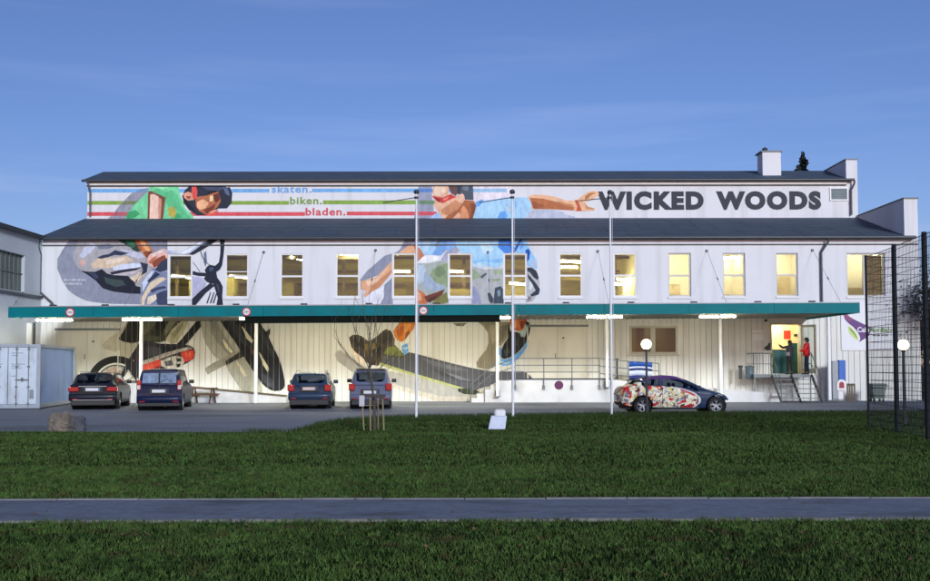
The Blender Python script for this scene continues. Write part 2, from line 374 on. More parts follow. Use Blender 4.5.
# ================================================================== the hall
hall = thing('skate_hall', (0, YW, 0), 0, 'long white two-storey sports hall with painted mural, dark roofs and teal canopy', 'building')
XL0, XR0 = -20.52, 20.75; XU1 = 21.36; XP0, XR1 = 21.36, 22.02
ZE = 7.85                                  # eave
ZB = AZ(309, YW)                           # bottom of the plain upper-storey wall = canopy level
YB = 64.0
def cells(mb, x0, x1, z0, z1, y0, y1, holes, mi=0):
    xs = sorted(set([x0, x1] + [v for h in holes for v in h[:2] if x0 < v < x1])); zs = sorted(set([z0, z1] + [v for h in holes for v in h[2:] if z0 < v < z1]))
    def inh(cx, cz): return any(h[0] < cx < h[1] and h[2] < cz < h[3] for h in holes)
    I, J = len(xs) - 1, len(zs) - 1
    solid = {(i, j): not inh((xs[i] + xs[i + 1]) / 2, (zs[j] + zs[j + 1]) / 2) for i in range(I) for j in range(J)}
    for (i, j), ok in solid.items():
        if not ok: continue
        a, b, c, d = xs[i], xs[i + 1], zs[j], zs[j + 1]
        mb.add([(a, y0, c), (b, y0, c), (b, y0, d), (a, y0, d)], [(0, 1, 2, 3)], mi); mb.add([(a, y1, c), (b, y1, c), (b, y1, d), (a, y1, d)], [(3, 2, 1, 0)], mi)
        for (di, dj, e) in ((-1, 0, [(a, c), (a, d)]), (1, 0, [(b, c), (b, d)]), (0, -1, [(a, c), (b, c)]), (0, 1, [(a, d), (b, d)])):
            if not solid.get((i + di, j + dj), False):
                (p, q), (r_, s_) = e; mb.add([(p, y0, q), (r_, y0, s_), (r_, y1, s_), (p, y1, q)], [(0, 1, 2, 3)], mi)
WT = .34
wins = []
for (a, b, t, m_, bt) in [(168.4, 192, 254.6, 277, 299.6), (225.2, 248.4, 253.6, 276.3, 299.6), (280.3, 303.6, 253.5, 276.3, 299.4), (335.8, 359.4, 253.2, 276, 299.2), (392.6, 415.6, 253.2, 276, 299.2),
                          (448.4, 471.8, 253.2, 276, 299.2), (503.7, 526.6, 253.2, 275.8, 299), (559, 582.2, 253, 275.6, 299), (613.6, 636.5, 253, 275.6, 298.8), (668.4, 691, 253, 275.4, 298.6), (722.9, 745.3, 253, 275.2, 298.4), (776.2, 798, 253, 275, 298.2)]:
    wins.append([AX(a, YW, 276), AX(b, YW, 276), AZ(bt, YW, (a + b) / 2), AZ(t, YW, (a + b) / 2), AZ(m_, YW, (a + b) / 2)])
wide = [AX(846.8, YW, 276), AX(885.3, YW, 276), AZ(298.4, YW, 865), AZ(253, YW, 865), 0]
holes_up = [wn[:4] for wn in wins + [wide]]
door = [AX(771.8, YW, 350), AX(800.5, YW, 350), 1.30, AZ(324.6, YW, 785)]
gwin = [AX(630.5, YW, 340), AX(676.5, YW, 340), AZ(353, YW, 650), AZ(327, YW, 650)]
mb = MB(); cells(mb, XL0, XR1 - .002, ZB, ZE, YW, YW + WT, holes_up); mb.build('upper_storey_wall', wall_white, hall)
# ground floor: backing wall plus raised cladding boards with grooves between
mb = MB(); cells(mb, XL0, XR1 - .002, 0, ZB - .003, YW + .03, YW + WT, [door, gwin], 0); mb.build('ground_floor_wall', groove_m, hall)
flat = [(AX(56, YW), AX(118.5, YW), 1.05, AZ(329.5, YW, 90)), (AX(527.5, YW), AX(587.3, YW), 1.05, AZ(326, YW, 557))]   # loading doors
PER, GR = .275, .022
boards = []
x = XL0
while x < XR1 - .01:
    boards.append((x + GR / 2, min(x + PER - GR / 2, XR1 - .005))); x += PER
def cutrect(r, hs):
    """split rect (x0,x1,z0,z1) around holes"""
    res = [r]
    for h in hs:
        nx = []
        for (a, b, c, d) in res:
            if h[1] <= a or h[0] >= b or h[3] <= c or h[2] >= d: nx.append((a, b, c, d)); continue
            if h[0] > a: nx.append((a, h[0], c, d))
            if h[1] < b: nx.append((h[1], b, c, d))
            m0, m1 = max(a, h[0]), min(b, h[1])
            if h[2] > c: nx.append((m0, m1, c, h[2]))
            if h[3] < d: nx.append((m0, m1, h[3], d))
        res = nx
    return res
mb = MB()
for (a, b) in boards:
    for (p, q, r_, s_) in cutrect((a, b, .0, ZB - .004), [door, gwin] + flat):
        if q - p > .004: mb.box(p, q, YW - .002 + 0.0, YW + .029, r_, s_)
mb.build('board_cladding', clad_white, hall)
# loading doors: smooth leaves, frame, header rail, middle joint
dr_m = mat('cream_door_paint', (.68, .66, .58), .5, var=.03, scale=.6, dirt=((.38, .36, .30), .35, 1.2, (1.5, 1, .4)))
for k, (a, b, c, d) in enumerate(flat):
    m = MB(); mid = (a + b) / 2
    m.box(a + .04, mid - .012, YW + .0, YW + .028, c, d - .05); m.box(mid + .012, b - .04, YW + .0, YW + .028, c, d - .05)
    ld = m.build('loading_door', dr_m, hall)
    m = MB(); m.box(a - .05, b + .05, YW - .07, YW - .004, d - .04, d + .06); m.build('header_rail', galv, ld)
    for (u, v) in ((a - .02, a + .03), (b - .03, b + .02)): m = MB(); m.box(u, v, YW - .03, YW - .003, c, d - .042); m.build('door_jamb', dr_m, ld)
    m = MB(); m.tube((mid - .1, YW - .05, c + 1.0), (mid - .1, YW - .05, c + 1.25), .015); m.build('handle', trim_dark, ld); m = MB(); m.box(mid + .25, mid + .33, YW - .03, YW + .002, d - .62, d - .54); m.build('peephole_plate', trim_dark, ld)
# side and back walls
mb = MB(); mb.box(XL0, XL0 + .3, YW + WT, YB, 0, ZE - .02); mb.box(XL0, XR1, YB, YB + .3, 0, ZE - .02); mb.build('side_wall', wall_white, hall)
mb = MB(); mb.box(XL0 + .0, XR0, YU, YU + .3, 9.3, 11.80); mb.box(XL0, XL0 + .3, YU + .3, 58.2, 9.0, 11.9); mb.box(XL0, XR0, 58.2, 58.5, 9.0, 11.80); mb.build('clerestory_wall', wall_white, hall)
# fire walls at the right gable
mb = MB(); zt = AZ(197.8, YW - .25, 914)
mb.box(XP0, XR1, YW - .004 + .008, YB, ZE - .3, zt); mb.box(XP0 + .3, XR1, YW + WT, YB, 0, ZE - .31)
zt2 = AZ(159.8, YU, 854); mb.box(XR0, XU1, YU + .001, 58.8, 8.0, zt2)
mb.build('parapet_wall', wall_white, hall)
mb = MB(); mb.box(XP0 - .04, XR1 + .04, YW - .05, YB, zt + .001, zt + .06); mb.box(XR0 - .04, XU1 + .04, YU - .04, 58.85, zt2 + .001, zt2 + .06); mb.build('parapet_coping', zinc, hall)
# roofs
def slab(mb, x0, x1, ya, za, yb, zb, t=.09, mi=0):
    mb.prism([(x0, ya, za), (x0, yb, zb), (x0, yb, zb - t), (x0, ya, za - t)], (x1 - x0, 0, 0), mi)
ye, ze = YW - .22, AZ(236.9, YW - .22, 465); yt, ztp = YU - .004, AZ(218.2, YU)
xl, xr = AX(38, ye, 237), AX(915.3, ye, 237)
mb = MB(); slab(mb, xl, XP0 - .003, ye, ze, yt, ztp); slab(mb, XP0 - .0025, xr, ye, ze, YW - .01, ze + (ztp - ze) * (YW - .01 - ye) / (yt - ye))
slab(mb, xl, XP0 - .003, YB + .8, ze, 58.51, ztp)
lr = mb.build('lower_roof', roof_m, hall)
yue, zue = YU - .20, AZ(179.4, YU - .20); yr, zr = 55.35, AZ(171.2, 55.35)
xul, xur = AX(82.3, yue, 180), AX(854, yue, 180)
mb = MB(); slab(mb, xul, XR0 - .003, yue, zue, yr, zr); slab(mb, XR0 - .0025, xur, yue, zue, YU - .006, zue + (zr - zue) * (YU - yue) / (yr - yue)); slab(mb, xul, XR0 - .003, 58.9, zue, yr + .002, zr - .001)
ur = mb.build('upper_roof', roof_m, hall)
# laps between the roofing sheets, as fine raised seams
mb = MB()
for k in range(1, 44):
    x = xl + k * (XP0 - xl) / 44 + rnd.uniform(-.05, .05); cut = rnd.uniform(.0, .55)
    for (u0, u1) in ((cut, min(1, cut + rnd.uniform(.25, .5))),):
        y0, y1 = ye + (yt - ye) * u0, ye + (yt - ye) * u1; z0, z1 = ze + (ztp - ze) * u0, ze + (ztp - ze) * u1
        mb.prism([(x, y0, z0), (x, y1, z1), (x, y1, z1 + .008), (x, y0, z0 + .008)], (.05, 0, 0))
for u in (.12, .3, .48, .66, .84):
    y0 = ye + (yt - ye) * u; z0 = ze + (ztp - ze) * u; mb.prism([(xl, y0, z0 - .01), (xl, y0, z0 + .014), (xl, y0 + .10, z0 + .04), (xl, y0 + .1, z0)], (XP0 - xl - .01, 0, 0))
mb.build('roof_seam', mat('roof_seam_dark', (.035, .052, .08), .8), lr)
# gutters, soffits, cornice lines
mb = MB()
mb.tube((xl, ye - .07, ze - .05), (xr, ye - .07, ze - .05), .075, n=12); mb.build('gutter', mat('gutter_metal', (.075, .085, .095), .5, metal=.4), lr)
mb = MB(); mb.tube((xul, yue - .06, zue - .05), (xur, yue - .06, zue - .05), .07, n=12); mb.build('gutter', MATS['gutter_metal'], ur)
zc = AZ(184.7, YU - .09)
mb = MB(); mb.box(XL0 - .02, XR0 - .02, YU - .1, YU - .004, zc, zue - .10); mb.build('cornice', beige, hall)
mb = MB(); mb.box(XL0 - .02, XR0 - .02, YU - .10, YU - .004, zc - .05, zc - .003); zc2 = AZ(244.8, YW - .06); mb.box(XL0, XR1, YW - .055, YW - .012, zc2 - .02, zc2 + .03); mb.build('cornice_line', mat('gap_shade_and_cable', (.07, .07, .075), .7), hall)  # dark strip paints the upper cornice's shadow gap; lower one is a cable
# chimney
cx0, cx1, cy0, cy1 = AX(762.6, 53.6, 165), AX(781, 53.6, 165), 53.6, 54.55
cz = AZ(152.3, 53.6)
mb = MB(); mb.box(cx0, cx1, cy0, cy1, 11.6, cz); ch = mb.build('chimney', wall_white, hall)
mb = MB(); mb.box(cx0 - .1, cx1 + .08, cy0 - .06, cy1 + .1, cz + .001, cz + .07); mb.build('chimney_cap', zinc, ch)
px = (cx0 + cx1) / 2 - .25
mb = MB(); mb.tube((px, 54, cz + .071), (px, 54, cz + .2), .07); mb.lathe([(0, .36), (.12, .30), (.17, .22), (.14, .16), (0, .15)], (px, 54, cz), n=16); mb.build('chimney_pot', trim_dark, ch)
# louvre vent
vx0, vx1, vz0, vz1 = AX(829.5, YU, 194), AX(848, YU, 194), AZ(200.8, YU, 840), AZ(187.5, YU, 840)
mb = MB()
for (a, b, c, d) in cutrect((vx0, vx1, vz0, vz1), [(vx0 + .07, vx1 - .07, vz0 + .07, vz1 - .07)]): mb.box(a, b, YU - .06, YU - .001, c, d)
vt = mb.build('vent', frame_white, hall)
mb = MB(); z = vz0 + .08
while z < vz1 - .1:
    mb.prism([(vx0 + .07, YU - .05, z), (vx0 + .07, YU - .003, z + .07), (vx0 + .07, YU - .003, z + .085), (vx0 + .07, YU - .05, z + .015)], (vx1 - vx0 - .14, 0, 0)); z += .085
mb.build('louvre', mat('louvre_grey', (.22, .27, .29), .5), vt)

# downpipes
def pipe(pts, r=.05, m=None):
    q = MB(); q.path([Vector(p) for p in pts], r, 10)
    for p, s_ in zip(pts[1:], pts[2:]):
        p, s_ = Vector(p), Vector(s_); l = (s_ - p).length
        if l > 1.2:
            for t in (.12, .5, .88): c = p.lerp(s_, t); q.tube(c - (s_ - p).normalized() * .02, c + (s_ - p).normalized() * .02, r * 1.25)
    return q.build('downpipe', m or zinc, hall)
xd = AX(850.6, YU, 190); pipe([(xd + .12, yue - .05, zue - .09), (xd + .12, yue - .03, zue - .25), (xd - .02, YU - .12, zue - .6), (xd - .02, YU - .12, 9.85)])
xd = AX(91.6, YU, 190); pipe([(xd - .1, yue - .05, zue - .09), (xd - .1, yue - .03, zue - .2), (xd + .0, YU - .16, zue - .6), (xd, YU - .12, 9.85)])
xd = AX(820.8, YW, 270); pipe([(xd + .3, ye - .06, ze - .12), (xd + .3, ye - .03, ze - .25), (xd, YW - .1, ze - .75), (xd, YW - .1, ZB + .0), (xd, YW - .1, 4.35)])
xd = AX(40.8, YW, 270); pipe([(xd, ye - .05, ze - .12), (xd + .02, YW - .35, ze - .5), (xd + .03, YW - .1, ze - .8), (xd + .03, YW - .1, 5.3), (xd + .65, YW - .12, 4.75), (xd + .65, YW - .12, 4.3)])

# ---------------- rooms behind the windows
wood_i = mat('interior_boarding', (.32, .26, .075), .7, var=.35, scale=1.2, stretch=(.4, 1, 5))
ceil_i = mat('interior_ceiling', (.30, .26, .10), .8, var=.2, scale=1.5, stretch=(3, .4, 1))
wood_d = mat('interior_beam', (.10, .075, .04), .7, var=.3)
cream_i = mat('office_wall', (.78, .72, .56), .8, var=.06)
white_i = mat('office_ceiling', (.80, .78, .70), .8, var=.04)
tube_w = mat('fluorescent_tube', (1, 1, 1), .5, emit=(1.0, .88, .48), estr=70)
tube_o = mat('office_tube', (1, 1, 1), .5, emit=(1.0, .93, .76), estr=40)
bnd = AX(640, YW)                         # hall | offices
ZF = 4.40
mb = MB(); mb.box(XL0 + .31, bnd - .06, YW + WT + .01, 63.9, ZF - .15, ZF); mb.build('hall_floor', wood_i, hall)
mb = MB(); mb.box(XL0 + .31, bnd - .06, 53.6, 53.75, ZF + .001, 9.2); bw = mb.build('hall_partition', wood_i, hall)
mb = MB(); mb.prism([(XL0 + .31, YW + WT + .01, 7.62), (XL0 + .31, 53.59, 8.6), (XL0 + .31, 53.59, 8.68), (XL0 + .31, YW + WT + .01, 7.70)], (bnd - .06 - XL0 - .31, 0, 0)); mb.build('hall_ceiling', ceil_i, hall)
mb = MB()
x = XL0 + .9
while x < bnd - .5:
    mb.prism([(x, YW + WT + .02, 7.33), (x, 53.55, 8.25), (x, 53.55, 8.54), (x, YW + WT + .02, 7.57)], (.13, 0, 0)); x += 1.62
for z, y in ((7.15, 49.3), (7.35, 51.3), (6.75, 52.4), (6.1, 52.9)):
    mb.box(XL0 + .35, bnd - .1, y, y + .12, z, z + .13)
rr = random.Random(3); x = XL0 + 1.2
while x < bnd - 1: mb.box(x, x + .16, 50.4, 50.56, ZF, 7.4); x += rr.uniform(1.5, 3.1)
mb.build('beam', wood_d, hall)
# ramps and boxes standing inside, seen through the lower panes
mb = MB(); x = XL0 + 1
while x < bnd - 2:
    ww = rr.uniform(.8, 1.9); h_ = rr.uniform(.9, 2.0); y = rr.uniform(48.6, 51.5); mb = MB(); mb.box(x, x + ww, y, y + 1.2, ZF + .001, ZF + h_); mb.build('ramp_box', mat('plywood', (.24, .20, .06), .6, var=.25, scale=2, stretch=(.5, 1, 3)), hall); x += ww + rr.uniform(.4, 1.4)
# offices on the right
mb = MB(); mb.box(bnd - .05, bnd + .05, YW + WT + .01, 53.6, ZF - .1, 7.9); mb.box(bnd + .06, XR0 + .4, 51.2, 51.3, ZF, 7.9)
xp = AX(757, YW); mb.box(xp, xp + .1, YW + WT + .01, 51.19, ZF + .001, 7.69); xp2 = AX(822, YW); mb.box(xp2, xp2 + .1, YW + WT + .01, 51.19, ZF + .001, 7.69)
mb.box(XR0 + .41, XR0 + .49, YW + WT + .01, 51.3, ZF, 7.79)
mb.build('office_wall', cream_i, hall)
mb = MB(); mb.box(bnd + .06, XR0 + .4, YW + WT + .01, 51.19, 7.7, 7.78); mb.build('office_ceiling', white_i, hall)
mb = MB(); mb.box(bnd + .06, XR0 - .1, YW + WT + .01, 51.3, ZF - .12, ZF - .001); mb.build('office_floor', wood_i, hall)
mb = MB()
for (px_, w_, h_) in ((678, .5, 1.5), (735, .9, .9), (787, .7, 1.9), (860, .8, 1.3), (878, .5, 2.2)):
    xx = AX(px_, 49.5); mb = MB(); mb.box(xx - w_ / 2, xx + w_ / 2, 49.9, 50.4, ZF + .001, ZF + h_); mb.build('cabinet', mat('cabinet_orange_wood', (.62, .50, .30), .5, var=.2), hall)
def tube_light(x, y, z, ang, l=1.3, m=None, w_=.045):
    M = Matrix.Translation((x, y, z)) @ Matrix.Rotation(ang, 4, 'Z')
    q = MB(); q.box(-l / 2, l / 2, -.09, .09, .03, .09, M=M); fx = q.build('light_fixture', frame_white, hall)
    q = MB(); q.tube(M @ Vector((-l / 2 + .03, 0, -.015)), M @ Vector((l / 2 - .03, 0, -.015)), w_, n=8); q.build('fluorescent_tube', m or tube_w, fx)
for (px_, y, z, an) in [(182, 49.2, 6.25, .9), (240, 49.3, 6.25, .9), (296, 49.8, 7.25, 1.3), (352, 49.0, 7.35, .2), (398, 50.0, 6.6, .3), (452, 49.5, 6.55, .5), (520, 49.5, 5.9, .6), (572, 49.2, 7.0, .5), (566, 51, 6.9, .1), (626, 49.6, 6.1, .7), (620, 51, 6.0, .4)]:
    tube_light(AX(px_, y), y, z, an)
for (px_, y, z, an) in [(679, 49.2, 7.45, 1.1), (735, 50.2, 7.3, 0), (700, 49, 7.5, 0), (790, 49.6, 7.55, 1.2), (860, 49.5, 7.55, 0), (770, 49.4, 7.5, 0), (878, 50.2, 7.5, 0.4), (652, 49.4, 7.5, .0)]:
    tube_light(AX(px_, y), y, z, an, m=tube_o)
# windows: frame with mid rail, sill, panes
for k, wn in enumerate(wins + [wide]):
    x0, x1, z0, z1, zm = wn
    f = MB(); e = .07; y0, y1 = YW + .07, YW + .15
    if k < 9: y0, y1 = YW + .02, YW + .10
    z0s = z0 + .10
    f.box(x0, x0 + e, y0, y1, z0s, z1); f.box(x1 - e, x1, y0, y1, z0s, z1); f.box(x0 + e, x1 - e, y0, y1, z1 - e, z1); f.box(x0 + e, x1 - e, y0, y1, z0s, z0s + e)
    if k < 12: f.box(x0 + e, x1 - e, y0 - .006, y1, zm - .045, zm + .045)
    else:
        mx_ = AX(865, YW, 276); f.box(mx_ - .06, mx_ + .06, y0 - .006, y1, z0s + e, z1 - e)
    if k == 1: f.box(x0 + e, x1 - e, y0, y1, zm + .21, zm + .25)
    fr = f.build('window', frame_white if k < 9 else mat('grey_window_frame', (.50, .50, .48), .5), hall)
    p = MB(); p.box(x0 + e * .6, x1 - e * .6, y0 + .03, y0 + .036, z0s + e * .6, z1 - e * .6); p.build('pane', glass_c, fr)
    s_ = MB(); s_.box(x0 - .03, x1 + .03, YW - .05, YW + .16, z0, z0s - .002); s_.build('window_sill', frame_white, fr)
    if k == 12: q = MB(); q.box(mx_ + .08, x1 - .1, YW + .22, YW + .24, z0s + .15, z1 - .1); q.build('curtain', mat('dark_curtain', (.40, .24, .10), .9, var=.4, scale=5), fr)
# ground-floor window
x0, x1, z0, z1 = gwin
f = MB(); y0, y1 = YW - .03, YW + .12
for r_ in cutrect((x0 - .06, x1 + .06, z0 - .06, z1 + .06), [(x0 + .05, x1 - .05, z0 + .05, z1 - .05)]): f.box(r_[0], r_[1], y0, y1 if False else YW - .004, r_[2], r_[3])
for r_ in cutrect((x0, x1, z0, z1), [(x0 + .05, AX(650.5, YW), z0 + .05, z1 - .05), (AX(655.3, YW), x1 - .05, z0 + .05, z1 - .05)]): f.box(r_[0], r_[1], YW - .002, YW + .1, r_[2], r_[3])
fr = f.build('window', frame_cream, hall)
p = MB(); p.box(x0 + .03, x1 - .03, YW + .05, YW + .056, z0 + .03, z1 - .03); p.build('pane', glass_d, fr)
p = MB(); p.box(x0 - .12, x1 + .14, YW - .10, YW - .004, z0 - .13, z0 - .082); p.build('window_sill', frame_cream, fr)
# room behind it
mb = MB(); mb.box(x0 - .6, x1 + .6, YW + 2.6, YW + 2.7, .9, 3.9); mb.box(AX(640, YW), AX(648, YW), YW + 1.0, YW + 1.1, 1.4, 3.8); mb.box(AX(668, YW), AX(673, YW), YW + .7, YW + .8, 1.4, 3.8); mb.build('room_wall', cream_i, hall)
mb = MB(); mb.box(x0 - .7, x1 + .7, YW + WT + .01, YW + 2.7, 3.9, 4.0); mb.box(x0 - .7, x1 + .7, YW + WT + .01, YW + 2.7, .8, .89); mb.box(x0 - .7, x0 - .6, YW + WT + .01, YW + 2.7, .9, 3.9); mb.box(x1 + .6, x1 + .7, YW + WT + .01, YW + 2.7, .9, 3.9); mb.build('room_shell', wood_d, hall)
tube_light((x0 + x1) / 2 + .3, YW + 1.8, 3.8, 0, 1.2, mat('added_room_tube', (1, 1, 1), .5, emit=(1, .9, .6), estr=4))  # weak lamp added to brighten the closed room behind the window
q = MB(); q.ball((AX(637, YW), YW + 1.6, 2.1), .12); q.build('table_lamp', mat('orange_lamp', (1, .6, .3), .5, emit=(1, .55, .18), estr=3.5), hall)
# foyer behind the door
x0, x1, z0, z1 = door
mb = MB(); mb.box(x0 - .8, x1 + 1.0, YW + 2.9, YW + 3.0, 1.3, 4.1); mb.box(x0 - .8, x0 - .7, YW + WT + .01, YW + 2.9, 1.3, 4.1); mb.box(x1 + .9, x1 + 1.0, YW + WT + .01, YW + 2.9, 1.3, 4.1); mb.build('foyer_wall', mat('foyer_yellow_wall', (.80, .68, .38), .8, var=.18, scale=2.5), hall)
mb = MB(); mb.box(x0 - .8, x1 + 1.0, YW + WT + .01, YW + 3, 4.1, 4.2); mb.build('foyer_ceiling', white_i, hall)
mb = MB(); mb.box(x0 - .8, x1 + 1.0, YW + .0, YW + 3, 1.2, 1.299); mb.build('foyer_floor', mat('foyer_floor', (.16, .10, .06), .5), hall)
tube_light((x0 + x1) / 2, YW + 1.2, 3.98, 0, 1.2, tube_o); tube_light((x0 + x1) / 2, YW + 2.2, 3.98, 0, 1.2, tube_o)
f = MB()
for r_ in cutrect((x0 - .07, x1 + .07, z0, z1 + .07), [(x0, x1, z0 - 1, z1)]): f.box(r_[0], r_[1], YW - .05, YW - .004, r_[2], r_[3])
ds = f.build('entrance_door_frame', frame_cream, hall)
f = MB(); M = Matrix.Translation((x1 + .0, YW - .06, 0)) @ Matrix.Rotation(R(-62), 4, 'Z')
for r_ in cutrect((0, .92, z0 + .02, z1 - .03), [(.1, .82, z0 + .25, z1 - .14)]): f.box(r_[0], r_[1], 0, .05, r_[2], r_[3], M=M)
dl = f.build('open_door', frame_cream, hall)
f = MB(); f.box(.09, .83, .02, .026, z0 + .24, z1 - .13, M=M); f.build('pane', glass_c, dl)
# ================================================================== canopy
YC = 40.7
can = MB()
xcl, xcr = AX(8.2, YC, 312), AX(859.8, YC, 308)
zl0, zl1 = AZ(317.6, YC, 8), AZ(307.2, YC, 8); zr0, zr1 = AZ(313.0, YC, 860), AZ(302.9, YC, 860)
def czb(x): t = (x - xcl) / (xcr - xcl); return zl0 + (zr0 - zl0) * t
def czt(x): t = (x - xcl) / (xcr - xcl); return zl1 + (zr1 - zl1) * t
canopy = tag(thing('canopy'), None)
canopy.parent = hall; canopy.location = (0, YC - YW, 0)
mb = MB()
def fas(xa, xb): mb.prism([(xa, YC, czb(xa)), (xb, YC, czb(xb)), (xb, YC, czt(xb)), (xa, YC, czt(xa))], (0, .06, 0))
npan = 10
for k in range(npan):
    a = xcl + (xcr - xcl) * k / npan; b = xcl + (xcr - xcl) * (k + 1) / npan - (.012 if k < npan - 1 else 0); fas(a, b)
yr_ = YW - .012
mb.prism([(xcr - .06, YC + .061, zr0), (xcr - .06, yr_, zr0 + .02), (xcr - .06, yr_, zr1 + .1), (xcr - .06, YC + .061, zr1)], (.06, 0, 0))
mb.prism([(xcl, YC + .061, zl0), (xcl, 41.9, zl0 + .0), (xcl, 41.9, zl1), (xcl, YC + .061, zl1)], (.06, 0, 0))
mb.build('fascia', teal, canopy)
mb = MB(); a, b = xcl + .061, xcr - .061
mb.prism([(a, YC + .061, czt(a) - .07), (b, YC + .061, czt(b) - .07), (b, YC + .061, czt(b) - .01), (a, YC + .061, czt(a) - .01)], (0, yr_ - YC - .06, 0)); mb.build('roof_deck', roof_m, canopy)
mb = MB(); mb.prism([(xcl, YC - .03, czt(xcl) + .002), (xcr, YC - .03, czt(xcr) + .002), (xcr, YC - .03, czt(xcr) + .045), (xcl, YC - .03, czt(xcl) + .045)], (0, .25, 0)); mb.build('flashing', mat('pale_flashing', (.30, .33, .35), .5, metal=.3), canopy)
soff = mat('soffit_sheet', (.30, .29, .24), .7, var=.1)
mb = MB(); x = a; k = 0
def szb(x): return czb(x) + .10
while x < b - .01:
    xe = min(x + .15, b); lo = 0 if k % 2 else .035
    mb.prism([(x, YC + .062, szb(x) + lo), (xe, YC + .062, szb(x) + lo), (xe, YC + .062, szb(x) + .06), (x, YC + .062, szb(x) + .06)], (0, yr_ - YC - .07, 0)); x = xe; k += 1
mb.build('soffit', soff, canopy)
# dark shutter box behind the fascia in the middle
xa, xb = AX(245.5, 41.0, 320), AX(500, 41.0, 320)
mb = MB(); mb.prism([(xa, 40.78, czb(xa) - .285), (xb, 40.78, czb(xb) - .285), (xb, 40.78, czb(xb) + .09), (xa, 40.78, czb(xa) + .09)], (0, .22, 0)); mb.build('dark_beam', mat('dark_green_beam', (.005, .008, .006), .8, spec=.1), canopy)
# outlets along the top edge
mb = MB()
for px in (53, 105, 171, 236, 304, 369, 437, 508, 566, 631, 694, 758, 812):
    x = AX(px, YC, 304); mb.box(x - .13, x + .13, YC - .06, YC + .1, czt(x) + .046, czt(x) + .10)
mb.build('roof_outlet', trim_dark, canopy)
# stay wires from the wall down to the canopy
mb = MB()
for (px, py) in ((22.4, 293), (150, 252), (263.7, 252), (375.7, 250), (488, 252), (598, 251), (707, 250.5), (812.8, 250)):
    Yw = YW - .01 if px > 40 else 44.5
    p = at(px, py, YW - .06) if px > 40 else at(px, py, 44.5); x = p.x; xx = x
    mb.tube(p, (xx + .0, 43.3, czt(x) + .0), .008, n=5); mb.tube(p.lerp(Vector((xx, 43.3, czt(x))), .5), p.lerp(Vector((xx, 43.3, czt(x))), .54), .03, n=6)
    mb.box(x - .05, x + .05, p.y - .02, p.y + .055, p.z - .05, p.z + .05)
mb.build('stay_wire', mat('stay_wire_steel', (.12, .12, .13), .5, metal=.5), canopy)
# posts
posts = [(141, 44.2, 403), (256, 44.2, 403), (497.4, 45.18, 396.8), (607, 45.18, 387.6), (720.5, 45.0, 401.5), (829, 44.9, 400.5)]
for (px, Y, pb_) in posts:
    zb_ = max(0, AZ(pb_, Y, px)); x = AX(px, Y, 360)
    if px < 400: zb_ = 0
    mb = MB(); mb.bbox(x - .07, x + .07, Y - .07, Y + .07, zb_, szb(x) - .001, .015); po = mb.build('canopy_post', pole_white, canopy)
    mb = MB(); mb.box(x - .13, x + .13, Y - .1, Y + .1, zb_ - (0 if zb_ > 0.1 else -.001), zb_ + .03)
    if zb_ > .1: mb.box(x - .11, x + .11, Y + .07, 45.395, zb_ + .04, zb_ + .28)
    mb.build('base_plate', galv, po)
# lit lamps
lamp_m = mat('canopy_tube_light', (1, 1, 1), .5, emit=(1.0, .93, .66), estr=74)
YL = 42.5
def clamp(xa, xb, Y=YL):
    zc_ = czb((xa + xb) / 2) - .035
    M = MB(); M.bbox(xa - .02, xb + .02, Y - .09, Y + .09, zc_ + .05, zc_ + .10, .01); fx = M.build('lamp', frame_white, canopy)
    M = MB(); M.tube((xa, Y - .035, zc_), (xb, Y - .035, zc_), .025, n=8); M.tube((xa, Y + .055, zc_), (xb, Y + .055, zc_), .025, n=8); M.build('tube', lamp_m, fx)
for (a_, b_) in ((36.5, 72), (123, 138), (141.5, 161), (240, 249.5), (498.5, 510), (587, 606), (608.3, 622), (700, 718.5), (721.5, 735.5)):
    clamp(AX(a_, YL, 318), AX(b_, YL, 318))
for px in (285, 318, 362, 392, 440, 470): clamp(AX(px, YL, 318) - .55, AX(px, YL, 318) + .55)
# round clearance signs on the fascia
def sign_disc(px, py, Y, r, txt, ring, face, parent, name='clearance_sign'):
    p = at(px, py, Y); M = MB()
    M.lathe([(0, -.012), (r, -.012), (r, .0), (0, .0)], p, axis='y', n=28, smooth=False); s_ = M.build(name, ring, parent)
    M = MB(); M.lathe([(0, -.018), (r * .74, -.018), (r * .74, -.0125)], p, axis='y', n=28, smooth=False); M.build('sign_face', face, s_)
    if txt:
        M = MB(); letters(M, txt, p.x - r * .5, p.x + r * .5, p.z - r * .3, p.z + r * .34, p.y - .024, bold=.01, thick=.005); M.build('digits', trim_dark, s_)
    return s_
red_s = mat('sign_red', rgb(165, 30, 45), .5); wht_s = mat('sign_white', (.75, .72, .72), .5)
for (px, py) in ((70.2, 312.3), (246.6, 311.8), (423.4, 310.6)):
    sign_disc(px, py, YC - .001, .19, '3,6m', red_s, wht_s, canopy)

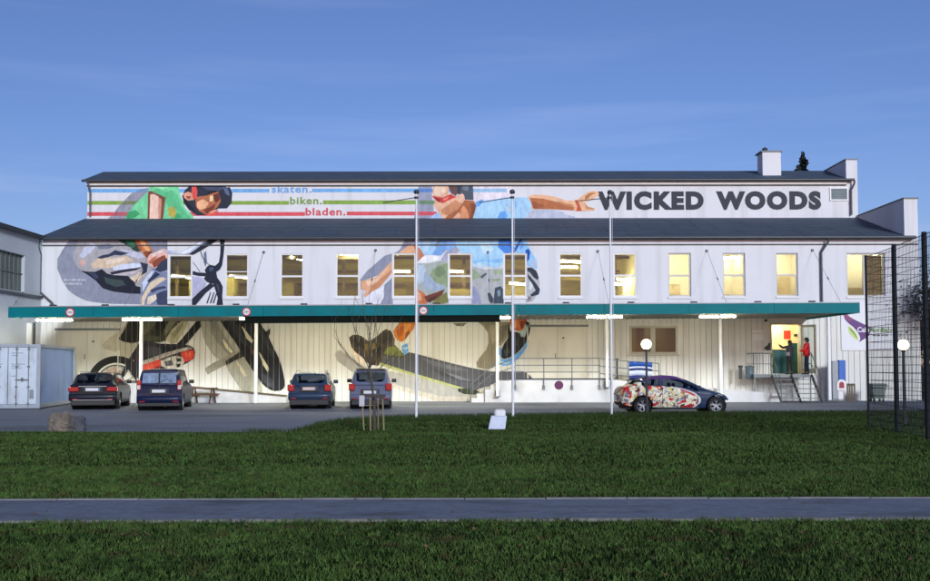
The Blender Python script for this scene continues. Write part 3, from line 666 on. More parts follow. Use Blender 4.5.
# ================================================================== dock, ramps
YD = 45.4
mb = MB()
zt_ = 1.05
x0 = AX(509.8, YD, 390); x1 = AX(612, YD, 390); x2 = AX(781, YD, 395)
zr2 = AZ(394, YD, 780)
prof = [(x0, 0), (x2, 0), (x2, zr2), (x1, zt_), (x0, zt_)]
mb.prism([(p[0], YD, p[1]) for p in prof], (0, YW - YD - .004, 0))
sx = [470.6, 477, 484.2, 490.8, 498.5, 510]; sz = [398.6, 393.8, 388.6, 384.4, 380.0]
for k in range(4):
    a_, b_ = AX(sx[k], YD, 390), AX(sx[k + 1], YD, 390) - .001
    mb.box(a_, b_, YD, YW - .004, 0, zt_ * (k + 1) / 5.2)
mb.box(AX(sx[4], YD, 390), x0 - .001, YD, YW - .004, 0, zt_ * 5 / 5.2)
dock = mb.build('loading_dock', concrete_w); 
def reorigin(o, loc):
    loc = Vector(loc); me = o.data; me.transform(Matrix.Translation(-loc)); o.location = loc
reorigin(dock, (0, YD, 0)); tag(dock, 'white concrete loading dock with steps, railing and long ramp in front of the hall', 'loading dock')
mb = MB(); mb.prism([(x0 - .02, YD - .02, zt_ + .001), (x1, YD - .02, zt_ + .001), (x1, YD - .02, zt_ + .07), (x0 - .02, YD - .02, zt_ + .07)], (0, .2, 0)); mb.build('dock_edge', trim_dark, dock)
# railing
mb = MB()
def rz(x): return zt_ if x < x1 else zt_ + (zr2 - zt_) * (x - x1) / (x2 - x1)
yR = YD - .06
rx = [AX(p, yR, 370) for p in (515.3, 543.8, 572, 599.5)]
for x in rx: mb.tube((x, yR, .62), (x, yR, zt_ + 1.0), .024); mb.box(x - .05, x + .05, yR - .03, yR + .055, .60, .80)
for h in (1.0, .68, .36): mb.tube((rx[0] - .0, yR, zt_ + h), (rx[-1] + .05, yR, zt_ + h), .022)
rx2 = [AX(p, yR, 370) for p in (599.5, 628.3, 651.5, 659)]
zz = [AZ(p, yR, 640) for p in (358.5, 361.2, 363.0, 363.6)]
for x, z in list(zip(rx2, zz))[1:]: mb.tube((x, yR, rz(x) - .3), (x, yR, z), .022)
for h in (0, -.35, -.7): mb.path([Vector((x, yR, z + h)) for x, z in zip(rx2, zz)], .02)
# stair rail
a_ = Vector((AX(470.8, yR, 384), yR, AZ(384.5, yR, 471))); b_ = Vector((AX(490.5, yR, 368), yR, AZ(367.5, yR, 490)))
mb.path([a_, b_, Vector((AX(500, yR, 366), yR, AZ(364, yR, 500))), Vector((rx[0], yR, zt_ + 1.0))], .022)
mb.path([a_ - Vector((0, 0, .35)), b_ - Vector((0, 0, .35)), Vector((rx[0], yR, zt_ + .62))], .02)
mb.tube((a_.x, yR, 0), a_, .022); xq = AX(484.5, yR, 380); mb.tube((xq, yR, 0), (xq, yR, AZ(372, yR, 484)), .022)
mb.build('railing', galv, dock)
# round sign on the dock face
sg = sign_disc(558.9, 385.2, YD - .003, .205, None, mat('sign_purple_rim', rgb(80, 5, 50), .5), mat('sign_purple', rgb(80, 0, 80), .5), None, 'round_sign')
reorigin(sg, (at(558.9, 385.2, YD)));  
for ch in sg.children: reorigin(ch, at(558.9, 385.2, YD)); ch.location = (0, 0, 0)
tag(sg, 'round purple no-stopping sign fixed to the white dock wall below the railing', 'sign')
# banner on the railing
bn = MB(); xa, xb = AX(629.2, yR - .05, 370), AX(652.4, yR - .05, 370); za, zb_ = AZ(379.5, yR, 640), AZ(361.6, yR, 640)
bm_ = mat('banner_blue', rgb(25, 75, 165), .5); bl_ = mat('banner_light', rgb(205, 215, 240), .5); bd_ = mat('banner_dark_blue', rgb(25, 40, 110), .5)
nseg = 14
def bandz(f0, f1, mi):
    for k in range(nseg):
        u0, u1 = k / nseg, (k + 1) / nseg
        def P(u, f): return (xa + (xb - xa) * u, yR - .05 + .012 * math.sin(u * 9), za + (zb_ - za) * f - .03 * u + .045 * math.sin(u * 3.1) * (0 if f in (0, 1) else 1))
        bn.add([P(u0, f0), P(u1, f0), P(u1, f1), P(u0, f1)], [(0, 1, 2, 3)], mi, True)
bandz(.70, 1, 0); bandz(.60, .70, 1); bandz(.48, .60, 2); bandz(.2, .48, 1); bandz(0, .2, 2)
o = bn.build('banner', [bm_, bl_, bd_], recalc=False); reorigin(o, (xa, yR - .05, za))
sm = o.modifiers.new('s', 'SOLIDIFY'); sm.thickness = .01
tag(o, 'blue and white banner hung on the ramp railing behind the painted car', 'banner')
# left ramp
mb = MB(); xa, xb, xc = AX(73, YD, 390), AX(126, YD, 390), AX(286, YD, 398)
ze_ = AZ(395.4, YD, 285)
mb.prism([(xa, YD, 0), (xc, YD, 0), (xc, YD, ze_ - .07), (xb, YD, .97), (xa, YD, .97)], (0, YW - YD - .004, 0))
o = mb.build('ramp', concrete_w); reorigin(o, (0, YD, 0)); tag(o, 'white walled ramp sloping down behind the two parked cars on the left', 'ramp')
mb = MB(); mb.prism([(xa, YD - .03, .972), (xb, YD - .03, .972), (xc, YD - .03, ze_ - .068), (xc, YD - .03, ze_ + .01), (xb, YD - .03, 1.05), (xa, YD - .03, 1.05)], (0, .35, 0)); mb.build('ramp_edge', mat('rusty_edge', (.13, .10, .06), .8, var=.3), o)

# ================================================================== entrance stairs
YS = 45.75; zl = 1.28
xs0, xs1 = AX(771.5, YS, 375), AX(812, YS, 375); xg0 = AX(753.5, YS, 375)
st = thing('entrance_stairs', ((xs0 + xs1) / 2, YS, 0), 0, 'steel stairs with landing and handrails in front of the lit entrance door', 'stairs')
grate = mat('dark_grating', (.07, .075, .08), .6, metal=.5)
mb = MB(); mb.box(xg0, xs1, YS, YW - .06, zl - .05, zl); mb.build('landing', grate, st)
mb = MB(); mb.box(xg0, xs1, YS - .03, YS - .001, zl - .14, zl + .002)
for x in (xg0 + .03, xs1 - .08): mb.box(x, x + .05, YS + .02, YS + .07, 0, zl - .051)
mb.build('landing_frame', galv, st)
nst = 6; run = .25; xm = (xs0 + xs1) / 2 - .05
for k in range(nst - 1):
    z = zl - (k + 1) * zl / nst; y = YS - (k + 1) * run
    mb = MB(); mb.box(xs0 + .03, xs1 - .03, y, y + .27, z - .035, z); mb.build('tread', galv, st)
for x in (xs0, xm, xs1 - .03):
    mb = MB(); y0 = YS - nst * run + .05
    mb.prism([(x, y0, 0), (x, y0 + .22, 0), (x, YS - .031, zl - .24), (x, YS - .031, zl), (x, YS - .12, zl)], (.03, 0, 0)); mb.build('stringer', galv if x != xm else grate, st)
for x in (xs0 + .0, xs1 - .02):
    mb = MB()
    t = Vector((x, YS, zl + 1.0)); b_ = Vector((x, YS - nst * run + .12, 1.0))
    mb.path([Vector((x, YW - .3, zl + 1.0)), t, b_, Vector((x, b_.y, 0))], .022); mb.path([Vector((x, YW - .3, zl + .5)), t - Vector((0, 0, .5)), b_ - Vector((0, 0, .5))], .016)
    mb.tube((x, YS, zl), t, .022); mb.build('handrail', galv, st)
mb = MB()
mb.path([Vector((xg0 + .02, YW - .1, zl + 1)), Vector((xg0 + .02, YS + .02, zl + 1)), Vector((xs0, YS + .02, zl + 1))], .022)
mb.path([Vector((xg0 + .02, YW - .1, zl + .5)), Vector((xg0 + .02, YS + .02, zl + .5)), Vector((xs0, YS + .02, zl + .5))], .014)
mb.tube((xg0 + .02, YS + .02, zl), (xg0 + .02, YS + .02, zl + 1), .022)
for k in range(1, 6): x = xg0 + .02 + (xs0 - xg0) * k / 6; mb.tube((x, YS + .02, zl), (x, YS + .02, zl + 1), .008, n=6)
mb.build('handrail', galv, st)
# things inside the foyer and round the door
def boxthing(name, b, m, label, cat, group=None, bev=.01):
    M = MB(); M.bbox(*b, bev); return seated(M, name, m, label, cat, group)
x0, x1, z0, z1 = door
mb = MB(); mb.bbox(AX(772, 48) + .08, AX(787, 48), 47.9, 48.5, 1.30, AZ(351, 48), .01); mb.bbox(AX(790, 48.6), AX(797.5, 48.6), 48.6, 48.9, 1.30, AZ(343.5, 48.6), .01)
mb.bbox(AX(772, 48) + .02, AX(787.3, 48), 47.85, 48.5, AZ(351, 48) + .001, AZ(351, 48) + .04, .005, mi=1)
seated(mb, 'counter', [mat('teal_counter', rgb(0, 92, 98), .5), trim_dark], 'teal reception counter just inside the open entrance door', 'counter')
mb = MB(); mb.box(AX(784.3, 49.8), AX(791, 49.8), 49.86, 49.888, AZ(339.3, 49.8), AZ(331, 49.8)); seated(mb, 'poster', mat('poster_red', rgb(235, 50, 30), .6), 'red poster on the yellow foyer wall behind the door', 'poster')
mb = MB(); mb.bbox(AX(794.5, 49.8), AX(797.5, 49.8), 49.75, 49.888, AZ(337, 49.8), AZ(334.5, 49.8), .01); seated(mb, 'wall_box', trim_dark, 'small dark box on the foyer wall right of the red poster', 'wall box')
for (a, b, c, d, t) in ((752.3, 763.4, 333.2, 330.4, 'narrow white sign plate above the larger plate left of the entrance'), (752.3, 763.4, 341.2, 334.6, 'larger white sign plate on the cladding left of the entrance')):
    mb = MB(); mb.box(AX(a, YW), AX(b, YW), YW - .03, YW - .004, AZ(c, YW), AZ(d, YW)); seated(mb, 'sign_plate', mat('plate_white', (.80, .80, .76), .4, var=.02), t, 'sign')
p = at(768.6, 346, YW - .12)
mb = MB(); mb.bbox(p.x - .10, p.x + .08, p.y - .06, p.y + .11, p.z - .2, p.z + .02, .02); mb.tube((p.x + .02, p.y, p.z + .02), (p.x + .05, p.y, p.z + .14), .05); mb.bbox(p.x - .19, p.x - .10, p.y - .03, p.y + .06, p.z - .14, p.z - .05, .015)
seated(mb, 'letterbox', trim_dark, 'dark wall ashtray box beside the entrance door', 'wall box')
# exterior dome lamp dark box above sign
mb = MB(); p = at(766, 320.5, YW - .1); mb.bbox(p.x - .06, p.x + .06, p.y, p.y + .09, p.z - .06, p.z + .06, .02); seated(mb, 'camera_box', trim_dark, 'tiny dark camera on the wall above and left of the entrance door', 'camera')
# bin and post on the ramp
Yb = 46.3
p = at(750, 392, Yb); mb = MB(); zb_ = rz(p.x) + .003
mb.lathe([(0, 0), (.17, 0), (.19, .02), (.21, .55), (.23, .56), (.23, .60), (.2, .62), (0, .66)], (p.x, Yb, zb_), n=20, smooth=False)
seated(mb, 'litter_bin', mat('bin_blue_grey', rgb(95, 115, 130), .5), 'blue-grey litter bin on the ramp beside the stairs', 'bin')
p = at(740.8, 391, Yb); mb = MB(); zb_ = rz(p.x) + .003; mb.bbox(p.x - .07, p.x + .07, Yb - .05, Yb + .05, zb_, zb_ + .55, .02); mb.bbox(p.x - .1, p.x + .1, Yb - .08, Yb + .08, zb_ + .551, zb_ + .66, .03)
seated(mb, 'ashtray_stand', trim_dark, 'narrow dark ashtray stand on the ramp left of the blue-grey bin', 'ashtray')
mb = MB(); p = at(617.2, 390, 46.2); zb_ = zt_ - .02 ; zb_ = rz(p.x) + .003; mb.bbox(p.x - .04, p.x + .04, 46.15, 46.23, zb_, zb_ + .95, .015); mb.bbox(p.x - .07, p.x + .07, 46.12, 46.26, zb_ + .951, zb_ + 1.0, .015)
seated(mb, 'bollard', trim_dark, 'thin dark bollard on the dock behind the railing near the banner', 'bollard')
# ================================================================== the mural and the lettering (paint on the front wall)
CM_ = {}
def pc(c):
    if c not in CM_:
        r, g_, b = int(c[0:2], 16), int(c[2:4], 16), int(c[4:6], 16)
        CM_[c] = mat('mural_paint_' + c, rgb(r, g_, b), .8, var=.20, scale=3.2, stretch=(1.6, 1, .8), bump=.25, bscale=40)
    return CM_[c]
class Paint:
    def __init__(s, Y, off): s.Y = Y; s.off = off; s.items = []
    def __call__(s, col, *pts):
        pts = [p for p in pts]
        if len(pts) == 1 and isinstance(pts[0], str): pts = [tuple(float(v) for v in t.split(',')) for t in pts[0].split()]
        s.items.append((col, pts, None)); return s
    def build(s, name, clipfn, step=.0013):
        boxes = []; bm = bmesh.new(); cols = []
        for (col, pts, _) in s.items:
            w_ = [at(px, py, s.Y) for px, py in pts]
            xs_, zs_ = [p.x for p in w_], [p.z for p in w_]; bb = (min(xs_), max(xs_), min(zs_), max(zs_))
            lay = 0
            for (ob, l) in boxes:
                if not (bb[0] >= ob[1] or bb[1] <= ob[0] or bb[2] >= ob[3] or bb[3] <= ob[2]): lay = max(lay, l + 1)
            boxes.append((bb, lay)); y = s.Y - s.off - lay * step
            t = bmesh.new()
            f = t.faces.new([t.verts.new((p.x, y, p.z)) for p in w_]); f.normal_update()
            bmesh.ops.triangulate(t, faces=t.faces[:], ngon_method='EAR_CLIP')
            clipfn(t, bb)
            if col not in cols: cols.append(col)
            mi = cols.index(col)
            t.verts.index_update(); vm = [bm.verts.new(v.co) for v in t.verts]
            for f in t.faces:
                try: nf = bm.faces.new([vm[v.index] for v in f.verts]); nf.material_index = mi
                except ValueError: pass
            t.free()
        for f in bm.faces:
            f.normal_update()
            if f.normal.y > 0: f.normal_flip()
        me = bpy.data.meshes.new(name); off = Vector((0, YW, 0)); bm.transform(Matrix.Translation(-off)); bm.to_mesh(me); bm.free()
        for c in cols: me.materials.append(pc(c))
        o = bpy.data.objects.new(name, me); C.objects.link(o); o.parent = hall; return o
def bis(t, co, no):
    bmesh.ops.bisect_plane(t, geom=t.verts[:] + t.edges[:] + t.faces[:], plane_co=co, plane_no=no, clear_inner=False, clear_outer=False, dist=1e-5)
def keep(t, x0, x1, z0, z1):
    for co, no in (((x0, 0, 0), (-1, 0, 0)), ((x1, 0, 0), (1, 0, 0)), ((0, 0, z0), (0, 0, -1)), ((0, 0, z1), (0, 0, 1))):
        bmesh.ops.bisect_plane(t, geom=t.verts[:] + t.edges[:] + t.faces[:], plane_co=co, plane_no=no, clear_outer=True, dist=1e-6)
def holesclip(t, bb, holes):
    for (a, b, c, d) in holes:
        if bb[0] >= b or bb[1] <= a or bb[2] >= d or bb[3] <= c: continue
        for co, no in (((a, 0, 0), (1, 0, 0)), ((b, 0, 0), (1, 0, 0)), ((0, 0, c), (0, 0, 1)), ((0, 0, d), (0, 0, 1))): bis(t, co, no)
        kill = [f for f in t.faces if a < f.calc_center_median().x < b and c < f.calc_center_median().z < d]
        bmesh.ops.delete(t, geom=kill, context='FACES')
def clip_low(t, bb): 
    keep(t, XL0 + .01, XR1 - .02, ZB + .004, ZE + .2); holesclip(t, bb, [(h[0] - .03, h[1] + .03, h[2], h[3]) for h in holes_up])
def clip_up(t, bb): keep(t, XL0 + .01, XR0 - .02, 9.0, zc - .052)
def clip_ground(t, bb):
    keep(t, XL0 + .01, XR1 - .02, .02, ZB - .01)
    x = XL0
    cuts = []
    while x < XR1:
        if bb[0] - .1 < x < bb[1] + .1:
            mx_ = x
            inflat = any(fl[0] < mx_ < fl[1] for fl in flat)
            cuts.append((x - GR / 2, x + GR / 2, -1, (flat[0][3] if flat[0][0] < mx_ < flat[0][1] else flat[1][3]) if inflat else -1, inflat))
        x += PER
    for (a, b, _, top_, inf) in cuts:
        c = top_ if inf else -5
        bis(t, (a, 0, 0), (1, 0, 0)); bis(t, (b, 0, 0), (1, 0, 0))
        if inf: bis(t, (0, 0, c), (0, 0, 1))
        kill = [f for f in t.faces if a < f.calc_center_median().x < b and f.calc_center_median().z > c]
        bmesh.ops.delete(t, geom=kill, context='FACES')
    holesclip(t, bb, [door, gwin])

# ---- clerestory band
U = Paint(YU, .004)
BL, GN, RD = '74aee2', '86a848', 'd8545c'
def stripe(c, a, b, y0, y1): U(c, (a, y0), (b, y0), (b, y1), (a, y1))
stripe(BL, 84, 269.4, 188.8, 192.5); stripe(BL, 312, 507, 188.6, 192.2)
stripe(GN, 84, 289, 200.9, 204.7); stripe(GN, 323, 436, 200.3, 204.3)
stripe(RD, 84, 305, 212, 215.9); stripe(RD, 346.8, 436, 211.6, 215.4)
U('e6dfe8', '474,184 512,184 512,217 474,217'); stripe('9cc4e2', 474, 507, 188.6, 192.2)
U('9496a4', '107,219.5 113,214 120.2,204.5 131.5,193.2 144.7,188.5 152,187 140,205 126,220')
U('6f8fb4', '135.5,192.3 141.5,188.7 152,188.7 150,192.4'); U('74805a', '121,204.7 125,200.9 140,200.9 138,204.7'); U('b25a62', '111,215.9 115,212 131,212 128,215.9')
U('78d49a', '124,220 133.4,205.5 147.5,192.3 150,186 151.3,183 177.6,183 180.5,196 185,208 192.7,215 194,220')
U('5cbf86', '150,192 158,188 166,192 172,190 178,196 181,206 186,212 192,220 172,220 168,206 165,197')
U('9be6b4', '152,185 164,184 170,189 162,189 156,188'); U('3fa468', '172,206 176,212 182,217 176,219 170,214'); U('3fa468', '128,212 136,210 140,214 132,219 126,219')
U('b6a64c', '168,208 173,206 177,212 174,218 169,216')
U('7c4a38', '147.5,220 148.2,191.2 151,191 158,194 165.6,197.5 163,220'); U('eec8b4', '149.5,220 150.4,194.5 154,194 158.5,196.5 159.5,208 158.5,220'); U('c98f7c', '158.5,197 161.8,199 160.4,220 158.3,220')
U('262c3c', '182.3,196 185,190 189,186.5 196,184 225.7,184 230,187.5 232.4,193 231.6,203 227,208.4 218,208.6 213.4,213 205,215.2 197.4,215.5 189,210 184,203')
U('46506a', '200,186 214,185 224,188 219,191 208,190'); U('5c688a', '222,186 228,189 230,196 226,194'); U('b9c2d8', '225,184.8 229,186.3 228,188 224.5,186.2'); U('10141f', '184,198 190,205 197,212 190,209 185,203'); U('10141f', '208,192 216,190.5 218,192 212,196 207,195')
U('e2a488', '183,194 188,191.5 193,193.5 194,200 188,200.5 184.5,198'); U('a2543a', '186,196 191,196 190,199 187,199')
U('b06a48', '195.5,197 206.8,195.5 213,193 218.5,191.6 221,200.8 218,206.5 213.5,211 206,214.6 199,211 195.8,206')
U('ecb488', '197,202 203,199 209,203 206,208 200,210 197,207'); U('f0cc9c', '210,196 214,195 213,201 209.5,202'); U('6a3426', '213,195 219,193 220,200 216,203 214,200'); U('7c3a2a', '203,210 210,207 216,203 214,209 207,214')
U('e4584e', '192,185 196,185 197.5,191 196.8,199 193,199 191.5,192'); U('e25a50', '206,214.5 214,211 219,210 215,215.6 207,216'); U('f2a088', '209,212 216,209.5 217,211 211,213.6')
U.build('mural', clip_up); U = Paint(YU, .010)
# boy's head and arm
U('979cb0', '419,183 432,183 432,196.5 434,210.5 430.8,219 414,219 416.8,199.7')
U('5a86c8', '418,188.6 432.4,188.6 432.4,192.2 417.4,192.2'); U('6c8a6c', '416.8,200.3 434,200.3 434,204.3 416.4,204.3'); U('cc505e', '416,211.6 437,211.6 436,215.4 415.4,215.4')
U('a6c6ee', '429,219 434,214.6 437.3,212.4 441,214 443,219')
U('e2b494', '432.4,190 435,183 448,183 449,194.4 456.6,196.5 463.6,193.3 466,197 464.5,200 473.8,200.8 476.5,206 472.7,219 442.6,219 438.3,211.8 433.5,205.5 434.6,202')
U('f2d2b8', '434,189 437,184 445,184 446,192 440,196 434,195'); U('c98a64', '440.5,210 455.5,200 462,203.5 457,210 448,215.5 442,214'); U('a8643e', '448,215 457,210 462,204 465,200 473.8,200.8 476.5,206 472.7,219 462,219 459,212 452,219 445,219')
U('d8946a', '459.5,219 461,209 463.5,205 468,211 469,219'); U('854a34', '470,204 475,203.5 476.5,206 472.7,219 470,219 471.5,210')
U('6a4c44', '447,183 457,183 459,190 456,196 451.2,193.3 449,188'); U('4c5462', '455,183 472.7,183 473.6,200 465,199.6 464,194.4 457.7,194.4 456,190'); U('6e7888', '462,184.5 469,184.5 468,191 463,190'); U('343c48', '457,186 461,186 460,193 457.5,193')
U('eabca0', '458,196 462,193.4 464,195 463,200.5 459.5,203.5 458,200'); U('c9443e', '431.9,195.8 442.6,197.6 451,194 456.5,197 450,199.8 442.6,203.2 438.3,202 434,198.4'); U('8c2c38', '434.5,197 441,199.5 440,202.4 437,201'); U('ee8078', '443,198.8 449,196.4 447,199.2 443.5,201')
U('a8d2f4', '473.5,219 476.5,204 480,201.5 490,200 505,197.6 527,197.4 530.6,202 531.4,209 526,219'); U('6aa8ea', '475.6,202 481.5,199.6 484,200 479,206.5 476,207'); U('6aa8ea', '500,212 505,211 508,216 505,219 497,219'); U('88bcf0', '512,199 516,201 517,206 514,210 515,205'); U('c4dcee', '504,206 510,208 512,213 507,210')
U('e9b892', '528.4,196.9 533,194.5 543,194.9 553.2,196.3 566.2,200.4 575.7,200.6 581.6,196.3 587.5,192 593,190.9 598.2,191.6 599,194.5 592.3,199.8 585.2,201.8 587.5,206.6 594.6,208 594.6,210.2 580.4,211.3 566.2,209.9 552,209.3 532,208.9 531.6,204.6')
U('b26c44', '529.6,197.8 543.8,198.7 556.8,202.2 566,205 574.5,207 573.3,210.4 552,209 534.3,209.1 531.5,203'); U('9a5838', '531,201 538,203 545,206 536,208.8 533,208'); U('c98a60', '557,201 567,203.5 574,205 573,207 560,203.8')
U('c4543c', '574.3,200.2 577,200 579,203.4 581.8,210.6 576.3,211.2 577.4,206'); U('b07850', '585,196 590,192.8 596,192.6 591,195.5 587.5,199 585,200'); U('c48a62', '584,203 588,206.8 594,208.4 594,209.6 586,209')
U('bcc4d6', '526,216 532,210 551,209.4 562,211.5 566,214.5 575.7,217 575.7,219.5 524,219.5')
U.build('mural', clip_up)
# ---- lettering
lt = MB()
zA, zBm = AZ(191.2, YU, 650), AZ(210, YU, 650)
letters(lt, 'WICKED', AX(597, YU, 200), AX(703.6, YU, 200), zBm, zA, YU - .02, bold=.066, spacing=1.2)
letters(lt, 'WOODS', AX(716, YU, 200), AX(821, YU, 200), zBm, zA, YU - .02, bold=.066, spacing=1.2)
lt.build('lettering', mat('letter_slate', rgb(44, 48, 60), .7, var=.03), hall)
for (t, a, b, y0, y1, c) in (('skaten.', 271.6, 311.4, 185.4, 192.8, 'b_'), ('biken.', 290, 322, 196.8, 204.4, 'g_'), ('bladen.', 305.6, 345.6, 207.8, 215.6, 'r_')):
    lt = MB(); letters(lt, t, AX(a, YU, 200), AX(b, YU, 200), AZ(y1, YU, 310), AZ(y0, YU, 310), YU - .014, bold=.028, spacing=1.12)
    lt.build('lettering', mat('letter_' + {'b_': 'blue', 'g_': 'green', 'r_': 'red'}[c], {'b_': rgb(112, 166, 220), 'g_': rgb(122, 156, 72), 'r_': rgb(208, 80, 90)}[c], .7, var=.03), hall)

# ---- upper storey band
Lw = Paint(YW, .004)
GR1 = '8c90a2'
Lw(GR1, '70,239 68.3,241.4 62.2,250.5 57.4,259 57.2,268.6 62.2,280.6 68.3,290.2 76,296 86,300.8 95,302.3 104,303.4 112,303.8 167.5,305 167.5,239')
TR = 'aca8ac'
Lw(TR, '80,239 78,241.4 74.3,251.7 73,259 78,267.3 81,270.4 94.8,278 103,288 113,291.4 137,293.8 141,292.6 140,300 141,305 167.5,305 167.5,262 160,256 148,262 147,256 140,243 135,239')
Lw('d8c0a4', '91,264.3 97,259 103,257.4 112,258 122.5,256.4 127,256.2 133,260 128,263 117.7,266 108,268.4 99,268 93,268.6')
Lw('e8d2c2', '104,259 112,259.8 122,257.6 126,259.5 116,263 107,264.5'); Lw('dba898', '79.5,262 84,259.5 85,263 81.5,267')
Lw('c6cadc', '84,248 92,243 97,245.5 90,253 83,258 79.5,256'); Lw('7c8096', '97,245 108,243.6 116,246 108,249 99,249.5'); Lw('c4c4d6', '120,249 130,250.6 141,253.5 145,257 138,259 128,255')
Lw('2c3450', '97,257.6 103,255 109,254 115,250.2 122,251.8 129.7,253 121,255.4 115,254.9 108,257.2 101,258.8')
Lw('161b2c', '80.6,270.6 88,271.6 94.8,271.8 102,269 107,273.5 113,275 128,276 134,281 136,286 140.5,287 140.8,294 128,293.4 113,291.6 103,288.4 95,280 88,275')
Lw('3a4a4a', '104,277 112,279 122,280 126,285 116,287 106,283'); Lw('34405a', '88,272.4 95,273 99,277 96,279'); Lw('141828', '116,288 130,289.5 137,290 137,293.6 120,292')
Lw('d6dcf0', '112.6,267 122.5,264 134,263.2 141.7,263.5 145,265.6 133,268.4 122.5,269.4 114,270.4')
Lw('1c2238', '110,272.4 118,270.6 132,268.4 141.7,267.6 136,270.2 122,272.6 112,275'); Lw('cabdc2', '112,274.8 124,272.6 138,270.4 135,273.4 122,275.4')
Lw('dcc8ae', '129.7,278 136,275 139.3,272 146.6,272 142,277 137,283 134,281.5'); Lw('2a3048', '140,262 148,264 147,272 141,276 143,270')
Lw('7c86a4', '141.7,283 148,274 153,268.6 158,268 167.5,272 167.5,305 141.3,305 141.2,292')
Lw('c9d2e6', '142.2,283 147,276 152,270.4 154.6,271 150,279 146,286 143,292'); Lw('e2cdae', '150,283 158,278 163,277 166.5,279 160,283 152,289 148,294 145,300 144.5,305 141.6,305 142,297 146,290')
Lw('28304a', '147.4,281 152,276 156,271.6 160.4,274.6 154,279 149,282.6'); Lw('39415e', '150,290 158,287 165,286 167,288 158,290 152,293'); Lw('39415e', '151,298 160,292 167.5,290 167.5,305 158,305 156,300')
Lw('e8d8c0', '148,297 156,294 157,299 150,304.5 147,304.5')
Lw('2a3c3a', '117,239 120,241.4 131.8,248.2 137.4,251.6 141,251 134.4,239'); Lw('2f7e56', '124,239.5 133,239.5 136,246 132,248'); Lw('16402e', '130,246.5 136,249 138.8,252.5 133,250')
Lw('c9794a', '133.6,239 145.6,239 149,245 153.8,251.9 150,256 146.6,258 142,252 137.5,246'); Lw('efae78', '139,240 144,240.5 148,247 151,252 147.5,252 142,245'); Lw('8c4426', '143,252 148,251 153,252.6 149,256 146.8,258.4'); Lw('a85a34', '135,241 138,243 143,251 139.3,249.9')
Lw('e8b8a8', '146.6,258.4 150,254 155,252.2 160,250 164,248.6 168.2,250.4 168.2,258 166,262 160,266.6 154,267.8 149,265')
Lw('8a4634', '152,263 156,259 162,256 165,255 166.6,259 161,265 154,267.6'); Lw('c0694c', '148.5,262 153,257.6 158,256 154,261 151,264.4'); Lw('f0dcdc', '153,254 160,250.8 166,251 158,253.6 153,256.6')
Lw('2e364e', '161,262 167.5,258 167.5,270 160,272 155,270')
# handlebar and fork
Lw('aeb4cc', '163,250 182.5,252 192,246 200,240 222,239 204,243 196,250 191,255 183,254 168,254')
Lw('e2e8f4', '168,252 182.5,252.4 192,246.6 201.8,240.4 207,240 197,246 189.8,252.4 184,254'); Lw('1a2230', '189,254.2 196,249.4 204,243 210,239 219.6,239 212,244 203,249.6 193,255')
Lw('4e5a70', '200,246.6 206,242 210,240.6 204,245.4')
Lw('1c2436', '219.8,239 224.9,239 224.3,250 223.5,257 222.3,265.4 220,269.6 216.6,272 213.6,270 214,267 219,262.4 220.4,254 220.6,246')
Lw('1c2436', '192,270.6 198,272.4 205,272.8 208,275 205,276.4 198,276 192,274.6'); Lw('6c7890', '204,253 206.4,251 207.2,262 205.6,267 204,262')
for seg in ((200.6, 251, 202.6, 257), (202.6, 257, 206, 262), (206, 262, 210.5, 265.8), (192, 261, 196, 266), (196, 266, 200, 272)):
    a, b, c, d = seg; Lw('20263a', (a - .35, b), (a + .35, b), (c + .45, d), (c - .45, d))
Lw('b4b4ce', '192.2,276.2 200,277 204,280 206.6,284 203,290 198,293.4 192.2,297.6')
Lw('1a2234', '205,270 207.2,266.6 210,264.8 215,265.8 218,268 216.4,272 217.6,278 217.8,281 215,283.4 211,283.6 206.6,281.6 204,278.4 206.6,275')
Lw('43506c', '209,268 213,267 214,270 210,272'); Lw('1a2234', '212.4,281 217.5,277.6 220.6,282 223,286.8 222.4,296 223.2,305 216.6,305 218,298 215,288')
Lw('3e4a66', '216,283 218.6,285 220,292 219,292'); Lw('1a2234', '192.2,298.8 201,290.6 210.6,282.8 215,285.6 206,293 196,305 192.2,305')
for dx in (0, 3.4, 6.2): Lw('303a52', (206.5 + dx, 303), (210.5 + dx, 292), (211.4 + dx, 292.6), (208 + dx, 303.4))
Lw.build('mural', clip_low); Lw = Paint(YW, .004)
# boarder
Lw('8e92a4', '405,239 415.6,239 417,245.6 409,246 400,252 391.3,261.7 384,269 377.5,275.6 360.3,281.8 360.3,279.4 367,271 374.8,264.2 384.4,255.8 395.4,252.5 400,249.5')
Lw('e2ac88', '360.3,281.6 368,279.4 376,277.3 384,269 391.3,262.2 400,252 409,245 414.7,244 420,249 425.9,254.8 421,259.5 416,262 405,267 397,270 392,272.9 385,281 378.9,288 371,292 366.5,297 363.6,296 366,290.6 360.3,289.4')
Lw('c47c54', '413,245 419,247.6 425.7,254.8 421,259.4 416,262 416,252'); Lw('c98c64', '372,286 378,281.5 386,274 392,269.5 392,273 385,281 379,288 371,292 367,296'); Lw('f2c8a8', '366,281 377,278.8 385,270 390,265 384,273 376,282 368,286')
Lw('8e92a4', '384.4,285 392,278 393,305 380,305 384,297'); Lw('e4e6f0', '366,297.4 373,291.6 380,288 384,285.4 383,298 379,303.8 370,304 364,300')
Lw('a6d0f2', '416,239 438.4,239 436,248 432.4,255 424,255.2 418.6,245.4'); Lw('7ba8e0', '431,255.6 436,248 439.4,239 450,239 452.2,245 446.6,250 441,255.4'); Lw('c2dcf4', '424,241 430,241 428,250 424,252'); Lw('8c98b6', '434,245 439,239.6 441,239.6 437,248')
